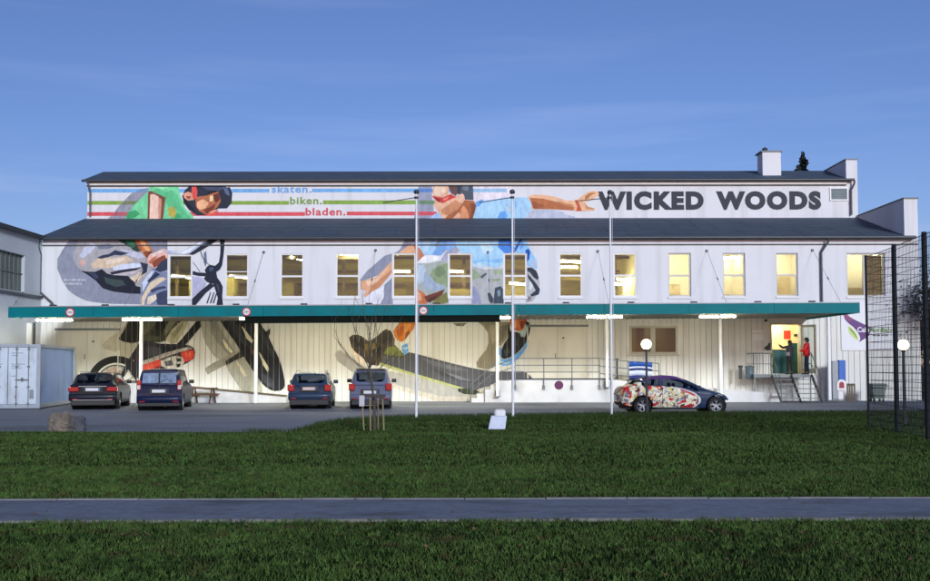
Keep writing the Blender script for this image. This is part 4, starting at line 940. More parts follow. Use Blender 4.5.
Lw('ececf4', '416,263.2 424.3,255.6 432,255 438,255.8 441.4,259.6 434,261.6 427,263.4'); Lw('a8a8be', '440.9,259.8 446.8,250.4 452,244.6 460,250 448.6,262.6')
Lw('a9b2ac', '416,263.6 428,263.2 436,261.6 444,260.4 448.6,262.4 448.6,305 416,305'); Lw('b8cad8', '418,265 424,264.6 426,270 424,281 419,285 416,280'); Lw('8ea07c', '428.5,276.8 433,270 438,265.6 447.9,262.6 448.4,286 438,291 432,286')
Lw('9fb0c4', '424,272 428,274 436,283 446,286 443,290 433,291 424,288'); Lw('768c68', '436,268 442,266 446,272 440,278 435,275')
Lw('c4744c', '416,287.6 424.3,293.4 429,298 427,305 416,305'); Lw('e8a47e', '416.4,290 421,294 422,300 417,301'); Lw('703c2c', '424,296.6 436,292.4 445,289.2 442,295 438,299.4 427,302.4'); Lw('7a7a44', '432.6,302 440,296 446.6,292 448.6,302 440,305 431,305'); Lw('4c2a24', '428,299 438,294.6 434,300 429,303')
Lw('a4a4b6', '448.4,239 462,239 462,252 455,250 448.4,256'); Lw('a8d4f6', '453.8,239 504.7,239 504.7,256 503.4,262 500.6,267 494,268 488,266 483,267.6 473,266.7 468,256 460.6,252 456,246')
Lw('8ab4f0', '447,239 457,239 455,246 449,252 447,248'); Lw('8cc2f0', '473,261.4 482,259 492,259.6 502.4,258.4 503,262 494,263 484,261.6 474,264'); Lw('c8e4f8', '478,244 490,243 494,250 484,254'); Lw('c4dce8', '473,264 480,262.6 487,266 482,268 473.6,267')
Lw('4c8ae0', '499,239 512,239 515.4,246 513.4,252.4 504.7,253.4 497.8,247'); Lw('2a66c4', '508,243 513,241 516,246 512,251'); Lw('94c6f4', '511,239 526,239 530,249.3 534,256 537.2,261.7 537,269 528,266 524,258 516,252')
Lw('1e54b0', '512.6,252.4 517,244 520.6,239 522.6,239 517.6,248 514.6,253'); Lw('1e54b0', '525.6,250 528.6,248.6 530.4,252 529,259.6 526.8,262 525,256'); Lw('6ca2e8', '519,243 523,241 524,246 520,250'); Lw('b4c4d8', '531,258 536,262 536.6,268 531,266')
Lw('b2b6b6', '471.7,266 478,268 485.4,269.6 494,268.6 503.7,268.2 503.7,305 471.7,305'); Lw('98a888', '471.7,268.4 476,270.6 481,275.6 486.8,272 484,276 475.8,279 471.7,281'); Lw('9a9ebc', '473.7,285 478,291 481,301 482,305 471.7,305 471.7,288'); Lw('8ca47c', '492,279 500,278.4 500,281 493,281.6'); Lw('a0b48c', '494,270.6 502,270 502,274 495,274.4')
Lw('545c6c', '480,277 486,272.6 487,274.2 482,278.6'); Lw('3c4656', '487.3,293.4 490,292.4 493.6,299 492.3,304.6 489,301'); Lw('3e4a58', '495,288 500.6,286 503.7,290 503.7,305 493,305 494,297'); Lw('8494a0', '497,291 500,289.6 500.6,295 498,297')
Lw('b4b8b8', '526,268 533,270 537.6,273 539.6,282 539.4,289.2 536.6,296 533,301 526,302.6'); Lw('2e3644', '526,267.6 532,267.6 536.4,271 538.8,277.6 537.4,280 533.6,277.4 530,272.6 526,270.6'); Lw('2e3644', '527.4,274 531,277.4 535.2,282.3 540,289.2 538.8,294.4 532,296.6 530,295 535.6,290.6 532.4,284 528.4,278.6'); Lw('d4dadc', '530,281 533,286 531.4,290 528,289'); Lw('8c7c84', '528,296 532,297 530,300.6 527,301')
Lw.build('mural', clip_low)
# two short lines of tiny unreadable white writing on the grey shadow
mb = MB(); rq = random.Random(5)
for (xa, xb, yy) in ((63.8, 86.2, 279.8), (65.2, 82.6, 283.6)):
    x = xa
    while x < xb:
        w_ = rq.uniform(.5, 1.1); h_ = rq.uniform(1.2, 2.0); a = AX(x, YW, yy); b = AX(min(x + w_, xb), YW, yy); z = AZ(yy + .9, YW, x); s_ = 1 / 20.7
        mb.box(a, b, YW - .016, YW - .011, z, z + .35 * h_ * s_); mb.box(a, a + .3 * (b - a), YW - .016, YW - .011, z + .36 * h_ * s_, z + h_ * s_)
        if rq.random() < .6: mb.box(a + .31 * (b - a), b, YW - .016, YW - .011, z + .7 * h_ * s_, z + h_ * s_)
        x += w_ + rq.choice((.25, .3, .3, .9))
mb.build('lettering', pole_white, hall)

# ---- ground floor (over the boards)
G = Paint(YW, .005)
def ringp(col, cx, cy, r0, r1, t0=0, t1=360, n=40, sy=1.0):
    a = [(cx + r1 * math.cos(R(t0 + (t1 - t0) * k / n)), cy - sy * r1 * math.sin(R(t0 + (t1 - t0) * k / n))) for k in range(n + 1)]
    b = [(cx + r0 * math.cos(R(t0 + (t1 - t0) * k / n)), cy - sy * r0 * math.sin(R(t0 + (t1 - t0) * k / n))) for k in range(n + 1)]
    G(col, *(a + b[::-1]))
G('bdb7a2', '101.7,345 108,339 118.6,331 126,324 131,318 140,318 138,336 129,342 124,345 119.8,350 115,351.8 104,348.8')
G('b9b3a0', '119.6,342 138,342 136,350 132,356 129.4,362 120,359')
ringp('b6b2a6', 116.5, 385, 17, 24, 12, 172); ringp('1c1e1e', 116.5, 385.5, 22.6, 29.6, 6, 176); ringp('e4e0d2', 116.5, 385.5, 20.8, 22.6, 10, 172); ringp('2a2a2a', 116.5, 385.5, 19.6, 20.8, 10, 172)
for t in (25, 50, 70, 95, 120, 150):
    a, b = math.cos(R(t)), math.sin(R(t)); G('6c6a62', (116.5 + 5 * a - .5 * b, 385 - 5 * b - .5 * a), (116.5 + 5 * a + .5 * b, 385 - 5 * b + .5 * a), (116.5 + 20 * a + .35 * b, 385 - 20 * b + .35 * a), (116.5 + 20 * a - .35 * b, 385 - 20 * b - .35 * a))
G('b89c86', '106,371 114,367 122,371 124,380 118,386 108,384')
G('3a3a2c', '129,320 134,317.4 188,317.4 184,326 178,334 168,340 160,342.4 142,341.4 131,343.4 120,340 122,334')
G('121410', '118.4,339 122,333.4 128,325.6 133,319 140,318 140.6,338 134,343 124,342')
G('5c5c46', '146,320 158,319 152,328 144,336 141,333'); G('16180f', '158,319 170,319 163,332 156,339 150,338'); G('74745c', '170,320 178,319 170,330 165,336 164,330'); G('4c5038', '142,337 152,335 160,337 158,341 142,341')
G('b4ae8e', '165.6,340 171,330.4 178,324 186,318 191,317.4 186,328 177,342.6 172,344'); G('8a866a', '172,334 178,327 184,321 180,331 174,339')
G('14161a', '176,345 182,338.6 190,329 199,318 209,318 200,328 190,340 181.6,349')
G('1c1c22', '139.4,342.8 143.6,342.8 139,352 131,364 124,377 121,379 120,376 127,362 134,351'); G('1c1c22', '126,361.6 129,361 133,367 138.6,377 136,380 130,372'); G('3a2434', '134,354 140,352 140,366 134,364')
G('23242e', '139.8,343 146,341 152.4,341.8 160,343.6 171,344 180,344 189.6,345.4 194,348 195.4,352 194.6,358 188,362.6 183.4,365 173,366.8 150,371.8 139.8,373')
G('44464e', '147,346 158,347 168,348.6 160,354 148,357'); G('12131a', '160,346 176,346.6 186,348 176,351.6 163,355')
G('b0aaa0', '139.8,362.4 152,357.6 165,353 178,349.4 188,347 193.4,348.6 188,349.8 176,353.4 165,357.4 152,362 139.8,366.4')
G('d43c2c', '139.8,367 150,362.6 161,359 161.6,366 152.4,369 139.8,373'); G('e2583c', '144,366.4 153,363.4 154,367 145,370'); G('d43c2c', '180.8,353 188,350 194.6,350.4 195,355 192,359.6 184.4,362.4 181.6,358'); G('ee6846', '185,353 191,352 191,356 186,358'); G('8c1e1a', '150,369.6 160,365 161,367 152,370.6')
G('c4c0b4', '160.7,361 168,357.6 177,355.6 183.6,358 184.4,363 181.6,366.4 176,368.6 165,367.6 161.6,366'); G('26262a', '176,358.4 181,358.4 181.6,361.4 177,362'); G('54545a', '164,362 172,360 174,365 167,366.4'); G('26262a', '176,364 181,363.4 180,367 176.6,367.6')
GH = 'a8a696'
G(GH, '200.5,322 206,318 222,318 225,325 230,334 236,344 243,353 249,359 254,368 259,375 261,384 262.4,393.4 243.4,392.4 238.5,386 231,375 225.3,364 213.6,355.6 206.6,345 203.4,337.8')
G('88887c', '210,318 216,318 220,328 226,338 234,350 240,358 236,360 226,352 216,341 210,330')
G('dcd4b4', '221.7,339 224,340 232.8,351.6 231.4,353.4 226.4,349'); G('dcd4b4', '236.3,361 240,364 247.3,375.8 244.6,377 240,370')
G('9a9682', '204.9,368.5 213,363 223.9,357.8 232,353.6 240,349.8 242.6,352.6 234,358.6 226.8,364.4 217,369.4 207.8,374.6')
G('2a2b26', '225.3,361.4 233,356.4 240,351.5 247.3,351.6 243,357 235,360.6 226.8,365.4')
BK = '14181e'
G(BK, '218,318 257,318 262,326 267.7,334 271,342 275,350 278.4,357 281.4,365 283.4,373 285.4,384.6 283.6,388.6 280.9,390.6 275,391.2 270.6,389.9 266,387 261.9,383.2 254.6,373.2 250,366 245.8,359.9 241,352 236,343.5 228.2,332.4')
G('d8d2b6', '241.4,326 244,328 253.2,340.4 252,343.4 247,339'); G('d8d2b6', '258.7,351.4 262,356 269,368.2 268,372.4 263,365'); G('3a3e46', '261.9,373.2 268,376 274,381 274,388 267.7,386.4 263,381')
G('50545c', '268,382 271,383 271.6,387 268.6,386'); G('2c3036', '228,322 236,322 242,333 248,345 244,346 236,335'); G('30343a', '252,320 257,322 266,337 275,357 272,357 262,338'); G('0c0d0e', '240,342 250,350 256,360 252,362 245,353'); G(BK, '266,331.6 270.4,328.4 270,334 268.6,337'); G('5a3430', '250,350 255,349 257,353 253,355')
G.build('mural', clip_ground); G = Paint(YW, .005)
# boarder below
G('c9c2b4', '334.5,355 336,351 340,349.6 348,354 358.5,363 372,368.4 395,371.4 440,380 480,387 480,402 440,402 395,389 370,380 352.3,372.4 337,361')
G('a5a29c', '335.4,354 340,350.6 348,355 358,363.6 367,368 371,376 352.3,371.6 337,360.4'); G('b0aea8', '372,370 395,372.6 440,381.4 470,389 474,397 440,396 400,386 378,377')
G('4e5058', '380,353 395,354 402,356 408.8,352.2 416,353.7 440,360.2 457.5,364.6 472,368 484,370.2 492,371.6 523,371.2 528,373.6 532,377.6 533,380.6 510,380 497,381.6 490,386 484,387.4 476,390.2 469,389.6 462,387.7 440,381.2 413,373.2 394,367.2 380,362.4')
G('6a6c76', '420,357.4 440,362.6 458,367.4 470,371 452,370 432,365'); G('3a3c44', '430,368 450,373 468,379 478,384 462,381 442,376'); G('7a7c86', '444,372 458,375.6 472,381 460,380')
G('b6bb78', '380,362.4 394,367 413,373 440,381 462,387.5 462,390 440,383.6 413,375.6 392,369.4 378,364.6'); G('2c3424', '458,388.4 466,388.6 477,390.4 480,392.4 474,394.8 464,394 458,391.4')
G('453c30', '349,337.8 353,334.6 358,334.8 362,336.3 369,341.7 373,339 378,335.4 382,331.4 386,329 391.2,331 394.9,339.3 394.4,344.4 399,349 403.6,353.9 402.9,358.3 395.6,357 383.9,356 381,361 378,366 369,364.4 362,357 355,351.6 351.4,347')
G('2a2622', '351,339 356,336.4 362,339 368,345 362,349 354,346'); G('34302a', '378,337 385,331.4 391,333.6 393,341 386,345 379,343'); G('6c5c34', '364,344 374,343 380,349 376,358 368,355'); G('707838', '384,353 388,347 396,346.4 401,351 403,356 396,356 388,355.6'); G('1e1c1a', '372,350 380,346 384,350 379,357 373,357')
G('ecd6c0', '351.4,348 356,353 362,358.4 366,362.6 364,365.4 357,358 350.6,351')
G('d07a2e', '393.6,331 396,327 400,322.6 416,322 413.6,329 409,334.6 405.8,339.3 402,342 397.4,340.4 394.6,336.6'); G('b45a1e', '396,331 402,326 406,328 402,335 398,338'); G('ec9c4c', '404,324 411,324 408,331 404,333'); G('8c4a20', '406,333 409,330 410,333 405,339')
G('5ca0dc', '401.6,346.4 404,344.4 407.3,343.2 408.7,351 404.6,355.6 402.6,352'); G('d8e4f0', '403,348 407,346.6 407.4,348.4 403.4,349.8')
G('8c8470', '478,322 511,322 509,332 505,341 498,347.6 496.6,356 497.6,363 493,368 486,369.4 477,367.4 476.4,362.4 480,357 486,350 488.4,343 488,333 483,326')
G('a89e86', '490,325 500,325 497,338 492,345 491,334'); G('6e685a', '500,326 508,325 503,340 499,343'); G('75705f', '453,323 467,323 463,326.4 456,326')
G('cc6c34', '508.6,318 527.6,318 525.4,328 520,331 512.6,330.4'); G('e88c4c', '512,320 519,319 519,327 514,328'); G('8a3c1c', '520,321 526,320.4 524,327 520.6,329')
G('64a8e8', '495.6,346.4 500,347.6 503.6,351 500.6,359 505,359.4 511,358 521.9,349.8 526.6,340.6 529,341 526,349 521.9,354.6 517,360 511.6,364.4 503,366 496.8,362.4'); G('c4e0f6', '497.4,355 500,355 501,361 506,362.6 510,361.4 508,364 500,363.4')
G('17191c', '508,323 510.4,331 519,332.6 524.8,335 526,328 525.4,321 529,322.4 530.4,329 529,335 525.8,343 520.4,350 515,354.6 510,357.4 504,359 501,357.4 501.2,350.6 504.2,343.4 508,338'); G('a4bcb8', '519,331.4 523,329.4 525.8,324 527,330 525,337 521,337'); G('33393e', '511,338 517,338 518,345 512,348'); G('43494e', '504,350 509,348 510,353 505,356')
G.build('mural', clip_ground)

# ---- café board right of the canopy
xa, xb = AX(841, YW), AX(893.5, YW); za, zb_ = AZ(351, YW), AZ(302.8, YW)
mb = MB(); mb.box(xa, xb, YW - .05, YW - .006, za, zb_); cb = mb.build('cafe_board', mat('cafe_board_white', (.74, .74, .77), .5, var=.02), hall)
def flatpoly(mb_, pts, Y, t=.006, mi=0):
    mb_.prism([at(px, py, Y) for px, py in pts], (0, t, 0), mi)
P_ = lambda s_: [tuple(float(v) for v in t.split(',')) for t in s_.split()]
mb = MB()
flatpoly(mb, P_('843,313.6 846.6,313.6 849.5,316.6 854,319.3 861,322.8 868,326 873,328.8 871,331 869.8,333.3 869.5,335.4 865,338.6 859.2,342.2 860.4,338.6 859.6,335.6 857.6,331.6 853.4,327 848.6,323.3 845,319.4'), YW - .058, mi=0)
flatpoly(mb, P_('843,313.6 846.6,313.6 849.5,316.6 853,318.8 851,321 848,321 845,318.6'), YW - .065, mi=3)
flatpoly(mb, P_('847.9,325.8 851.7,328 855,331.4 857.7,335.6 858.2,340.2 855.5,339.4 852.4,336.6 850,334 848.4,330.4'), YW - .058, mi=1)
flatpoly(mb, P_('849,327 852,329.6 855,333.4 857.2,337.6 857.6,339.4 854.4,335 851,331'), YW - .065, mi=2)
mb.build('logo', [mat('logo_purple', rgb(88, 20, 112), .5), mat('logo_light_green', rgb(196, 214, 130), .5), mat('logo_green', rgb(110, 150, 60), .5), mat('logo_plum', rgb(130, 50, 105), .5)], cb)
mb = MB(); letters(mb, 'Café', AX(856.8, YW, 330), AX(868.6, YW, 330), AZ(332.3, YW, 865), AZ(327.0, YW, 865), YW - .076, bold=.02); mb.build('lettering', pole_white, cb)
mb = MB(); letters(mb, 'Nordbahn', AX(869.4, YW, 330), AX(893, YW, 330), AZ(332.3, YW, 865), AZ(327.4, YW, 865), YW - .07, bold=.01); mb.build('lettering', MATS['logo_green'], cb)
mb = MB(); x = 872.4
while x < 887:
    a, b = AX(x, YW, 335), AX(x + 1.0, YW, 335); mb.box(a, b, YW - .058, YW - .051, AZ(336.2, YW, x), AZ(334.2 + rq.uniform(0, .7), YW, x)); x += rq.choice((1.5, 1.6, 1.6, 2.3))
mb.build('lettering', trim_dark, cb)
# ================================================================== annex at the left
an = thing('annex_building', (-24, 40, 0), 0, 'pale annex building at the left edge with a dark ribbon window', 'building')
xa = XL0 - .02
mb = MB(); wz0, wz1, wy0, wy1 = 5.16, 6.88, 20.0, 45.2
for (a, b, c, d) in cutrect((14, YW - .01, 0, 7.9), [(wy0, wy1, wz0, wz1)]): mb.box(xa - .3, xa, a, b, c, d)
mb.box(-34, xa - .31, 14, 14.3, 0, 7.9); mb.box(-34, xa - .31, YW - .31, YW - .01, 0, 7.9); mb.build('wall', mat('annex_render', (.50, .54, .58), .85, var=.05, scale=.5, dirt=((.33, .34, .36), .4, .8, (1, 1, .3))), an)
mb = MB(); mb.box(-34, xa + .22, 13.8, YW - .02, 7.9, 8.02); mb.box(xa + .1, xa + .24, 13.8, YW - .6, 7.82, 7.96); mb.build('roof', trim_dark, an)
mb = MB(); mb.box(xa - .2, xa - .16, wy0, wy1, wz0, wz1); wn_ = mb.build('window', mat('ribbed_glass_green', (.07, .095, .085), .25, var=.3, scale=2, stretch=(1, 6, .6)), an)
mb = MB(); y = wy0
while y < wy1: mb.box(xa - .159, xa - .12, y, y + .05, wz0, wz1); y += .42
mb.box(xa - .159, xa - .10, wy0, wy1, 6.0, 6.04); mb.build('window_bars', mat('annex_bar', (.14, .16, .15), .5), wn_)
mb = MB(); mb.box(xa - .05, xa + .10, 14, YW - .02, 4.98, 5.10); mb.build('ledge', zinc, an)
mb = MB(); mb.bbox(AX(24, 45.6), AX(32.3, 45.6), 45.5, 46.2, 0, 3.75, .02); mb.build('pillar', clad_white, an)
mb = MB(); mb.tube((AX(34, 45.4), 45.4, 0), (AX(34, 45.4), 45.4, 3.75), .05); mb.build('downpipe', trim_dark, an)

# ================================================================== container
ang = math.atan2(-1.0, 6.0) * -1
co = thing('shipping_container', (-16.9, 38.7, 0), math.atan2(1.0, 6.0), 'pale blue-grey shipping container with locked doors beside the parked cars', 'container')
cm = mat('container_paint', rgb(190, 200, 214), .5, var=.07, scale=1.4, dirt=((.16, .15, .15), .5, 2.2, (1, 1, .4))); cm2 = mat('container_steel', (.30, .34, .40), .5, var=.1, scale=3)
W_, H_, L_ = 2.44, 2.6, 6.06
def lb(name, fn, m, par=co): q = MB(); fn(q); return q.build(name, m, par, abs_=False)
def frame_(q):
    for x in (-W_, -.14):
        for y in (0, L_ - .14): q.box(x, x + .14, y, y + .14, 0.02, H_)
    for x in (-W_ + .02, -.10):
        q.box(x, x + .08, .14, L_ - .14, .05, .22); q.box(x, x + .08, .14, L_ - .14, H_ - .12, H_ - .01)
    for y in (.01, L_ - .11): q.box(-W_ + .14, -.14, y, y + .1, .05, .20); q.box(-W_ + .14, -.14, y, y + .1, H_ - .13, H_ - .01)
lb('frame', frame_, cm2)
def corr(q):
    per = .278
    for xo, sg in ((-.05, -1), (-W_ + .05, 1)):
        pts = []; y = .14
        while y < L_ - .14 - per: 
            pts += [(y, 0), (y + .07, 0), (y + .14, 1), (y + .21, 1)]; y += per
        pts.append((L_ - .14, 0))
        for (a, b), (c, d) in zip(pts, pts[1:]):
            x0_, x1_ = xo + sg * .035 * b, xo + sg * .035 * d
            q.add([(x0_, a, .22), (x1_, c, .22), (x1_, c, H_ - .12), (x0_, a, H_ - .12)], [(0, 1, 2, 3)])
    q.add([(-W_ + .05, .05, H_ - .03), (-.05, .05, H_ - .03), (-.05, L_ - .05, H_ - .03), (-W_ + .05, L_ - .05, H_ - .03)], [(0, 1, 2, 3)])
    q.box(-W_ + .14, -.14, L_ - .1, L_ - .06, .2, H_ - .13)
lb('side_panel', corr, mat('container_side_blue', rgb(120, 140, 178), .55, var=.1, scale=1, dirt=((.10, .11, .13), .4, 1.5, (1, 1, .3))))
for s in (0, 1):
    x0_, x1_ = (-W_ + .14, -W_ / 2 - .012) if s == 0 else (-W_ / 2 + .012, -.14)
    def dfn(q):
        q.box(x0_, x1_, .05, .09, .21, H_ - .14)
        for z in (.30, .88, 1.45, 2.05): q.box(x0_ + .05, x1_ - .05, .035, .049, z - .035, z + .035)
    dd = lb('door', dfn, cm)
    for fx in (.3, .72):
        xx = x0_ + (x1_ - x0_) * fx
        def rod(q):
            q.tube((xx, .01, .1), (xx, .01, H_ - .06), .017, n=8)
            for z in (.22, .9, 1.7, 2.4): q.box(xx - .05, xx + .05, -.005, .034, z - .03, z + .03)
        lb('locking_rod', rod, galv, dd)
    def hn(q):
        xx = x0_ + (x1_ - x0_) * .5; q.box(xx - .26, xx + .26, -.012, .012, 1.16, 1.20); q.box(xx - .04, xx + .04, -.012, .03, 1.12, 1.26)
    lb('handle', hn, galv, dd)
    def mk(q):
        rq2 = random.Random(8 + s)
        for (z, n) in ((2.22, 8), (2.12, 5), (1.78, 9), (1.70, 6), (1.62, 7), (1.30, 4)):
            x = x0_ + .35 if s == 0 else x0_ + .12
            for i in range(n):
                w_ = rq2.uniform(.025, .05); q.box(x, x + w_, .044, .0485, z, z + rq2.uniform(.03, .05)); x += w_ + .02
        if s: q.bbox(x1_ - .26, x1_ - .1, .03, .0488, .42, .78, .005); q.box(x0_ + .25, x0_ + .33, .044, .0485, .45, .55)
    lb('markings', mk, mat('container_marking', (.20, .23, .28), .6), dd)
def blocks(q):
    q.box(-W_ - .0, -.0, -.02, .28, .0, .05)
    q.box(-W_, 0, L_ - .3, L_, .0, .05)
lb('base_block', blocks, trim_dark)

# ================================================================== cars
def paint(name, c, flake=.0): return mat(name, c, .38, metal=.0, var=.05, scale=2, coat=.05, spec=.25)
tyre_m = mat('tyre_rubber', (.013, .013, .014), .85, var=.2); rim_m = mat('alloy_rim', (.42, .43, .45), .3, metal=.8, var=.05); plast = mat('black_plastic', (.018, .018, .02), .6)
tail_m = mat('tail_lamp_red', (.36, .008, .014), .18, coat=1, var=.1); tail_w = mat('tail_lamp_clear', (.6, .55, .55), .15, coat=1); chrome = mat('chrome', (.30, .31, .33), .35, metal=.5, var=.02)
plate_m = mat('number_plate', (.62, .63, .66), .4, var=.02); head_m = mat('headlamp_glass', (.55, .58, .62), .12, coat=1, var=.1); plate_b = mat('plate_blue', rgb(30, 60, 150), .4)
cglass = glassmat('car_window_glass', (.26, .30, .36), .02); cglass_old = mat('car_window_glass_dark', (.012, .016, .022), .08, coat=.0, var=.2, spec=.6); under_m = mat('under_body', (.008, .008, .008), .9)
pink = mat('plate_pale_pink', (.60, .45, .42), .5)
def car(name, P, label, group=None):
    """P: length, width; keys = list of (x, bottom, belt, top, half width, roof half width); +x is the front"""
    root = thing(name, (0, 0, 0), 0, label, 'car', group)
    K = np.array(P['keys'], float); NX = P.get('nx', 84); NR = 40
    xs_ = np.unique(np.concatenate([np.linspace(K[0, 0], K[-1, 0], NX), K[:, 0]]))
    cols = [np.interp(xs_, K[:, 0], K[:, i]) for i in range(1, 6)]
    # light smoothing
    for c in cols:
        for _ in range(P.get('smooth', 1)): c[1:-1] = (c[:-2] + 2 * c[1:-1] + c[2:]) / 4
    def sect(x, zb_, zbelt, zt_, hw, hr):
        g_ = max(0.0, min(1.0, (zt_ - zbelt) / .30)); gh = zt_ - zbelt
        zm = zb_ + (zbelt - zb_) * .55
        pts = [(0, zb_), (hw * .86, zb_), (hw * .955, zb_ + .05), (hw * .985, zb_ + .16), (hw, zm), (hw * .985, zbelt - .10), (hw * .955, zbelt - .015),
               ((hw * .94), zbelt + .0), (hr + (hw * .93 - hr) * .5 if g_ > .3 else hw * .80, zbelt + gh * (.5 if g_ > .3 else .55)), (hr if g_ > .3 else hw * .62, zt_ - .055 * g_ - .012), ((hr * .93) if g_ > .3 else hw * .5, zt_ - .018 * g_ - .006), (hr * .6, zt_ - .003), (0, zt_ + .006)]
        return np.array(pts)
    # cumulative row parameters common to all sections
    nseg_ = [1, 1, 3, 6, 6, 3, 1, 4, 4, 1, 3, 4]
    rows = []; rid = []
    for k, n_ in enumerate(nseg_):
        for j in range(n_): rows.append((k, j / n_)); rid.append(k)
    rows.append((len(nseg_) - 1, 1.0))
    nr = len(rows); grid = np.zeros((len(xs_), nr, 3))
    for i, x in enumerate(xs_):
        S = sect(x, *[c[i] for c in cols])
        for r_, (k, f) in enumerate(rows):
            y, z = S[k] * (1 - f) + S[k + 1] * f; grid[i, r_] = (x, y, z)
    # round the two ends in plan
    Lh0, Lh1 = xs_[0], xs_[-1]
    for i in range(len(xs_)):
        for r_ in range(nr):
            y = grid[i, r_, 1]; u = y / cols[3][i]
            e0 = max(0, 1 - (xs_[i] - Lh0) / .5); e1 = max(0, 1 - (Lh1 - xs_[i]) / .8)
            grid[i, r_, 0] += e0 * P.get('rr', .07) * u ** 4 - e1 * P.get('rf', .25) * u ** 3
    RW, arch = P['rw'], P['rw'] + P.get('gap', .055)
    wheels_x = P['wheels']
    gh = cols[2] - cols[1]
    slope = np.gradient(cols[2], xs_)
    faces = {'body': [], 'glass': [], 'lower': []}
    arches_v = set()
    def inarch(v):
        return any((v[0] - wx) ** 2 + (v[2] - RW) ** 2 < arch ** 2 for wx in wheels_x) 
    side_rows = range(1, 21)
    for i in range(len(xs_) - 1):
        xm_ = (xs_[i] + xs_[i + 1]) / 2; ghm = (gh[i] + gh[i + 1]) / 2; sl = abs(slope[i] + slope[i + 1]) / 2
        for r_ in range(nr - 1):
            k = rid[r_]; q = [(i, r_), (i + 1, r_), (i + 1, r_ + 1), (i, r_ + 1)]
            if 1 <= k <= 5 and all(inarch(grid[a]) for a in q): continue
            cls = 'body'
            if k in (0, 1) or (k == 2): cls = 'lower' if k < P.get('lower', 2) else 'body'
            if k in (7, 8):
                if ghm > .16 and not any(a < xm_ < b for a, b in P['pillars']) and (k == 7 or ghm > .3 or rows[r_][1] < .5) and P['gx'][0] < xm_ < P['gx'][1] and not (k == 7 and rows[r_][1] < .2) and not (k == 8 and rows[r_][1] > .70): cls = 'glass'
            if k in (10, 11) or (k == 9):
                for (a, b) in P['screens']:
                    if a < xm_ < b and k >= 10: cls = 'glass'
            faces[cls].append(q)
    def pt(a):
        v = grid[a].copy()
        if 1 <= rid[min(a[1], nr - 2)] <= 5 or a[1] in (1,):
            for wx in wheels_x:
                d = math.hypot(v[0] - wx, v[2] - RW)
                if d < arch and v[1] > .3:
                    if d < 1e-3: d = 1e-3
                    v[0] = wx + (v[0] - wx) / d * arch; v[2] = RW + (v[2] - RW) / d * arch
        return v
    ends = []
    for i in (0, len(xs_) - 1): ends.append(i)
    pm = P['paint']
    def mk(cls, nm, m, par=root, out_=0.0):
        idx = {}; V = []; F = []
        for q in faces[cls]:
            f = []; g2 = []
            for a in q:
                if (a, 1) not in idx:
                    v = pt(a); idx[(a, 1)] = len(V); V.append((v[0], v[1], v[2])); idx[(a, -1)] = len(V); V.append((v[0], -v[1], v[2]))
                f.append(idx[(a, 1)]); g2.append(idx[(a, -1)])
            F.append(f); F.append(g2[::-1])
        if cls == 'body':
            for i in ends:
                rr_ = list(range(1, nr)); ring = [(i, r_) for r_ in rr_]
                L1 = []; L2 = []
                for a in ring:
                    for s in (1, -1):
                        if (a, s) not in idx: v = pt(a); idx[(a, s)] = len(V); V.append((v[0], s * v[1], v[2]))
                    L1.append(idx[(a, 1)]); L2.append(idx[(a, -1)])
                for a, b, c, d in zip(L1, L1[1:], L2[1:], L2): F.append([a, b, c, d])
        me = bpy.data.meshes.new(nm); me.from_pydata(V, [], F); me.materials.append(m)
        bm = bmesh.new(); bm.from_mesh(me); bmesh.ops.remove_doubles(bm, verts=bm.verts, dist=.0008); bmesh.ops.recalc_face_normals(bm, faces=bm.faces)
        for f in bm.faces: f.smooth = True
        for e in bm.edges:
            if len(e.link_faces) == 2 and e.calc_face_angle(0) > R(38): e.smooth = False
        bm.to_mesh(me); bm.free()
        o = bpy.data.objects.new(nm, me); C.objects.link(o); o.parent = par; return o
    body = mk('body', 'body', pm); mk('glass', 'window_glass', cglass); mk('lower', 'lower_trim', plast)
    def add(nm, fn, m, par=root): q = MB(); fn(q); return q.build(nm, m, par, abs_=False)
    hw = max(cols[3])
    def ub(q):
        q.box(xs_[0] + .25, xs_[-1] - .35, -hw * .80, hw * .80, .17, .30)
        for wx in wheels_x:
            for s in (1, -1): q.tube((wx, s * hw * .35, RW), (wx, s * (hw * .93), RW), arch - .012, n=28, cap=False); q.tube((wx, s * hw * .34, RW), (wx, s * hw * .35, RW), arch - .02, n=20)
    add('under_body', ub, under_m)
    for wx in wheels_x:
        for s in (1, -1):
            yo = s * (hw * .985 - .02); yi = s * (hw * .985 - .23)
            wt = thing('wheel', (wx, yo, RW)); wt.parent = root
            tr_ = RW; q = MB(); q.lathe([(tr_ * .64, -s * .20), (tr_ * .93, -s * .205), (tr_, -s * .17), (tr_, -s * .035), (tr_ * .94, -s * .0), (tr_ * .68, s * .006), (tr_ * .66, -s * .02)], axis='y', n=36); q.build('tyre', tyre_m, wt, abs_=False)
            q = MB(); r1 = tr_ * .66
            q.lathe([(r1, -s * .18), (r1 * .97, -s * .18), (r1 * .95, -s * .03), (r1 * .90, -s * .008), (r1, -s * .004)], axis='y', n=36)
            for k in range(5):
                a = 2 * math.pi * k / 5 + .3
                for d_ in (-.13, .13):
                    ca, sa = math.cos(a + d_ * .8), math.sin(a + d_ * .8); c2, s2 = math.cos(a + d_ * 1.6), math.sin(a + d_ * 1.6)
                    q.tube((ca * r1 * .12, -s * .03, sa * r1 * .12), (c2 * r1 * .93, -s * .022, s2 * r1 * .93), .018, .022, n=6)
            q.tube((0, -s * .06, 0), (0, -s * .018, 0), r1 * .22, n=16)
            q.build('rim', rim_m, wt, abs_=False)
            q = MB(); q.tube((0, -s * .16, 0), (0, -s * .12, 0), r1 * .95, n=20); q.build('brake_disc', plast, wt, abs_=False)
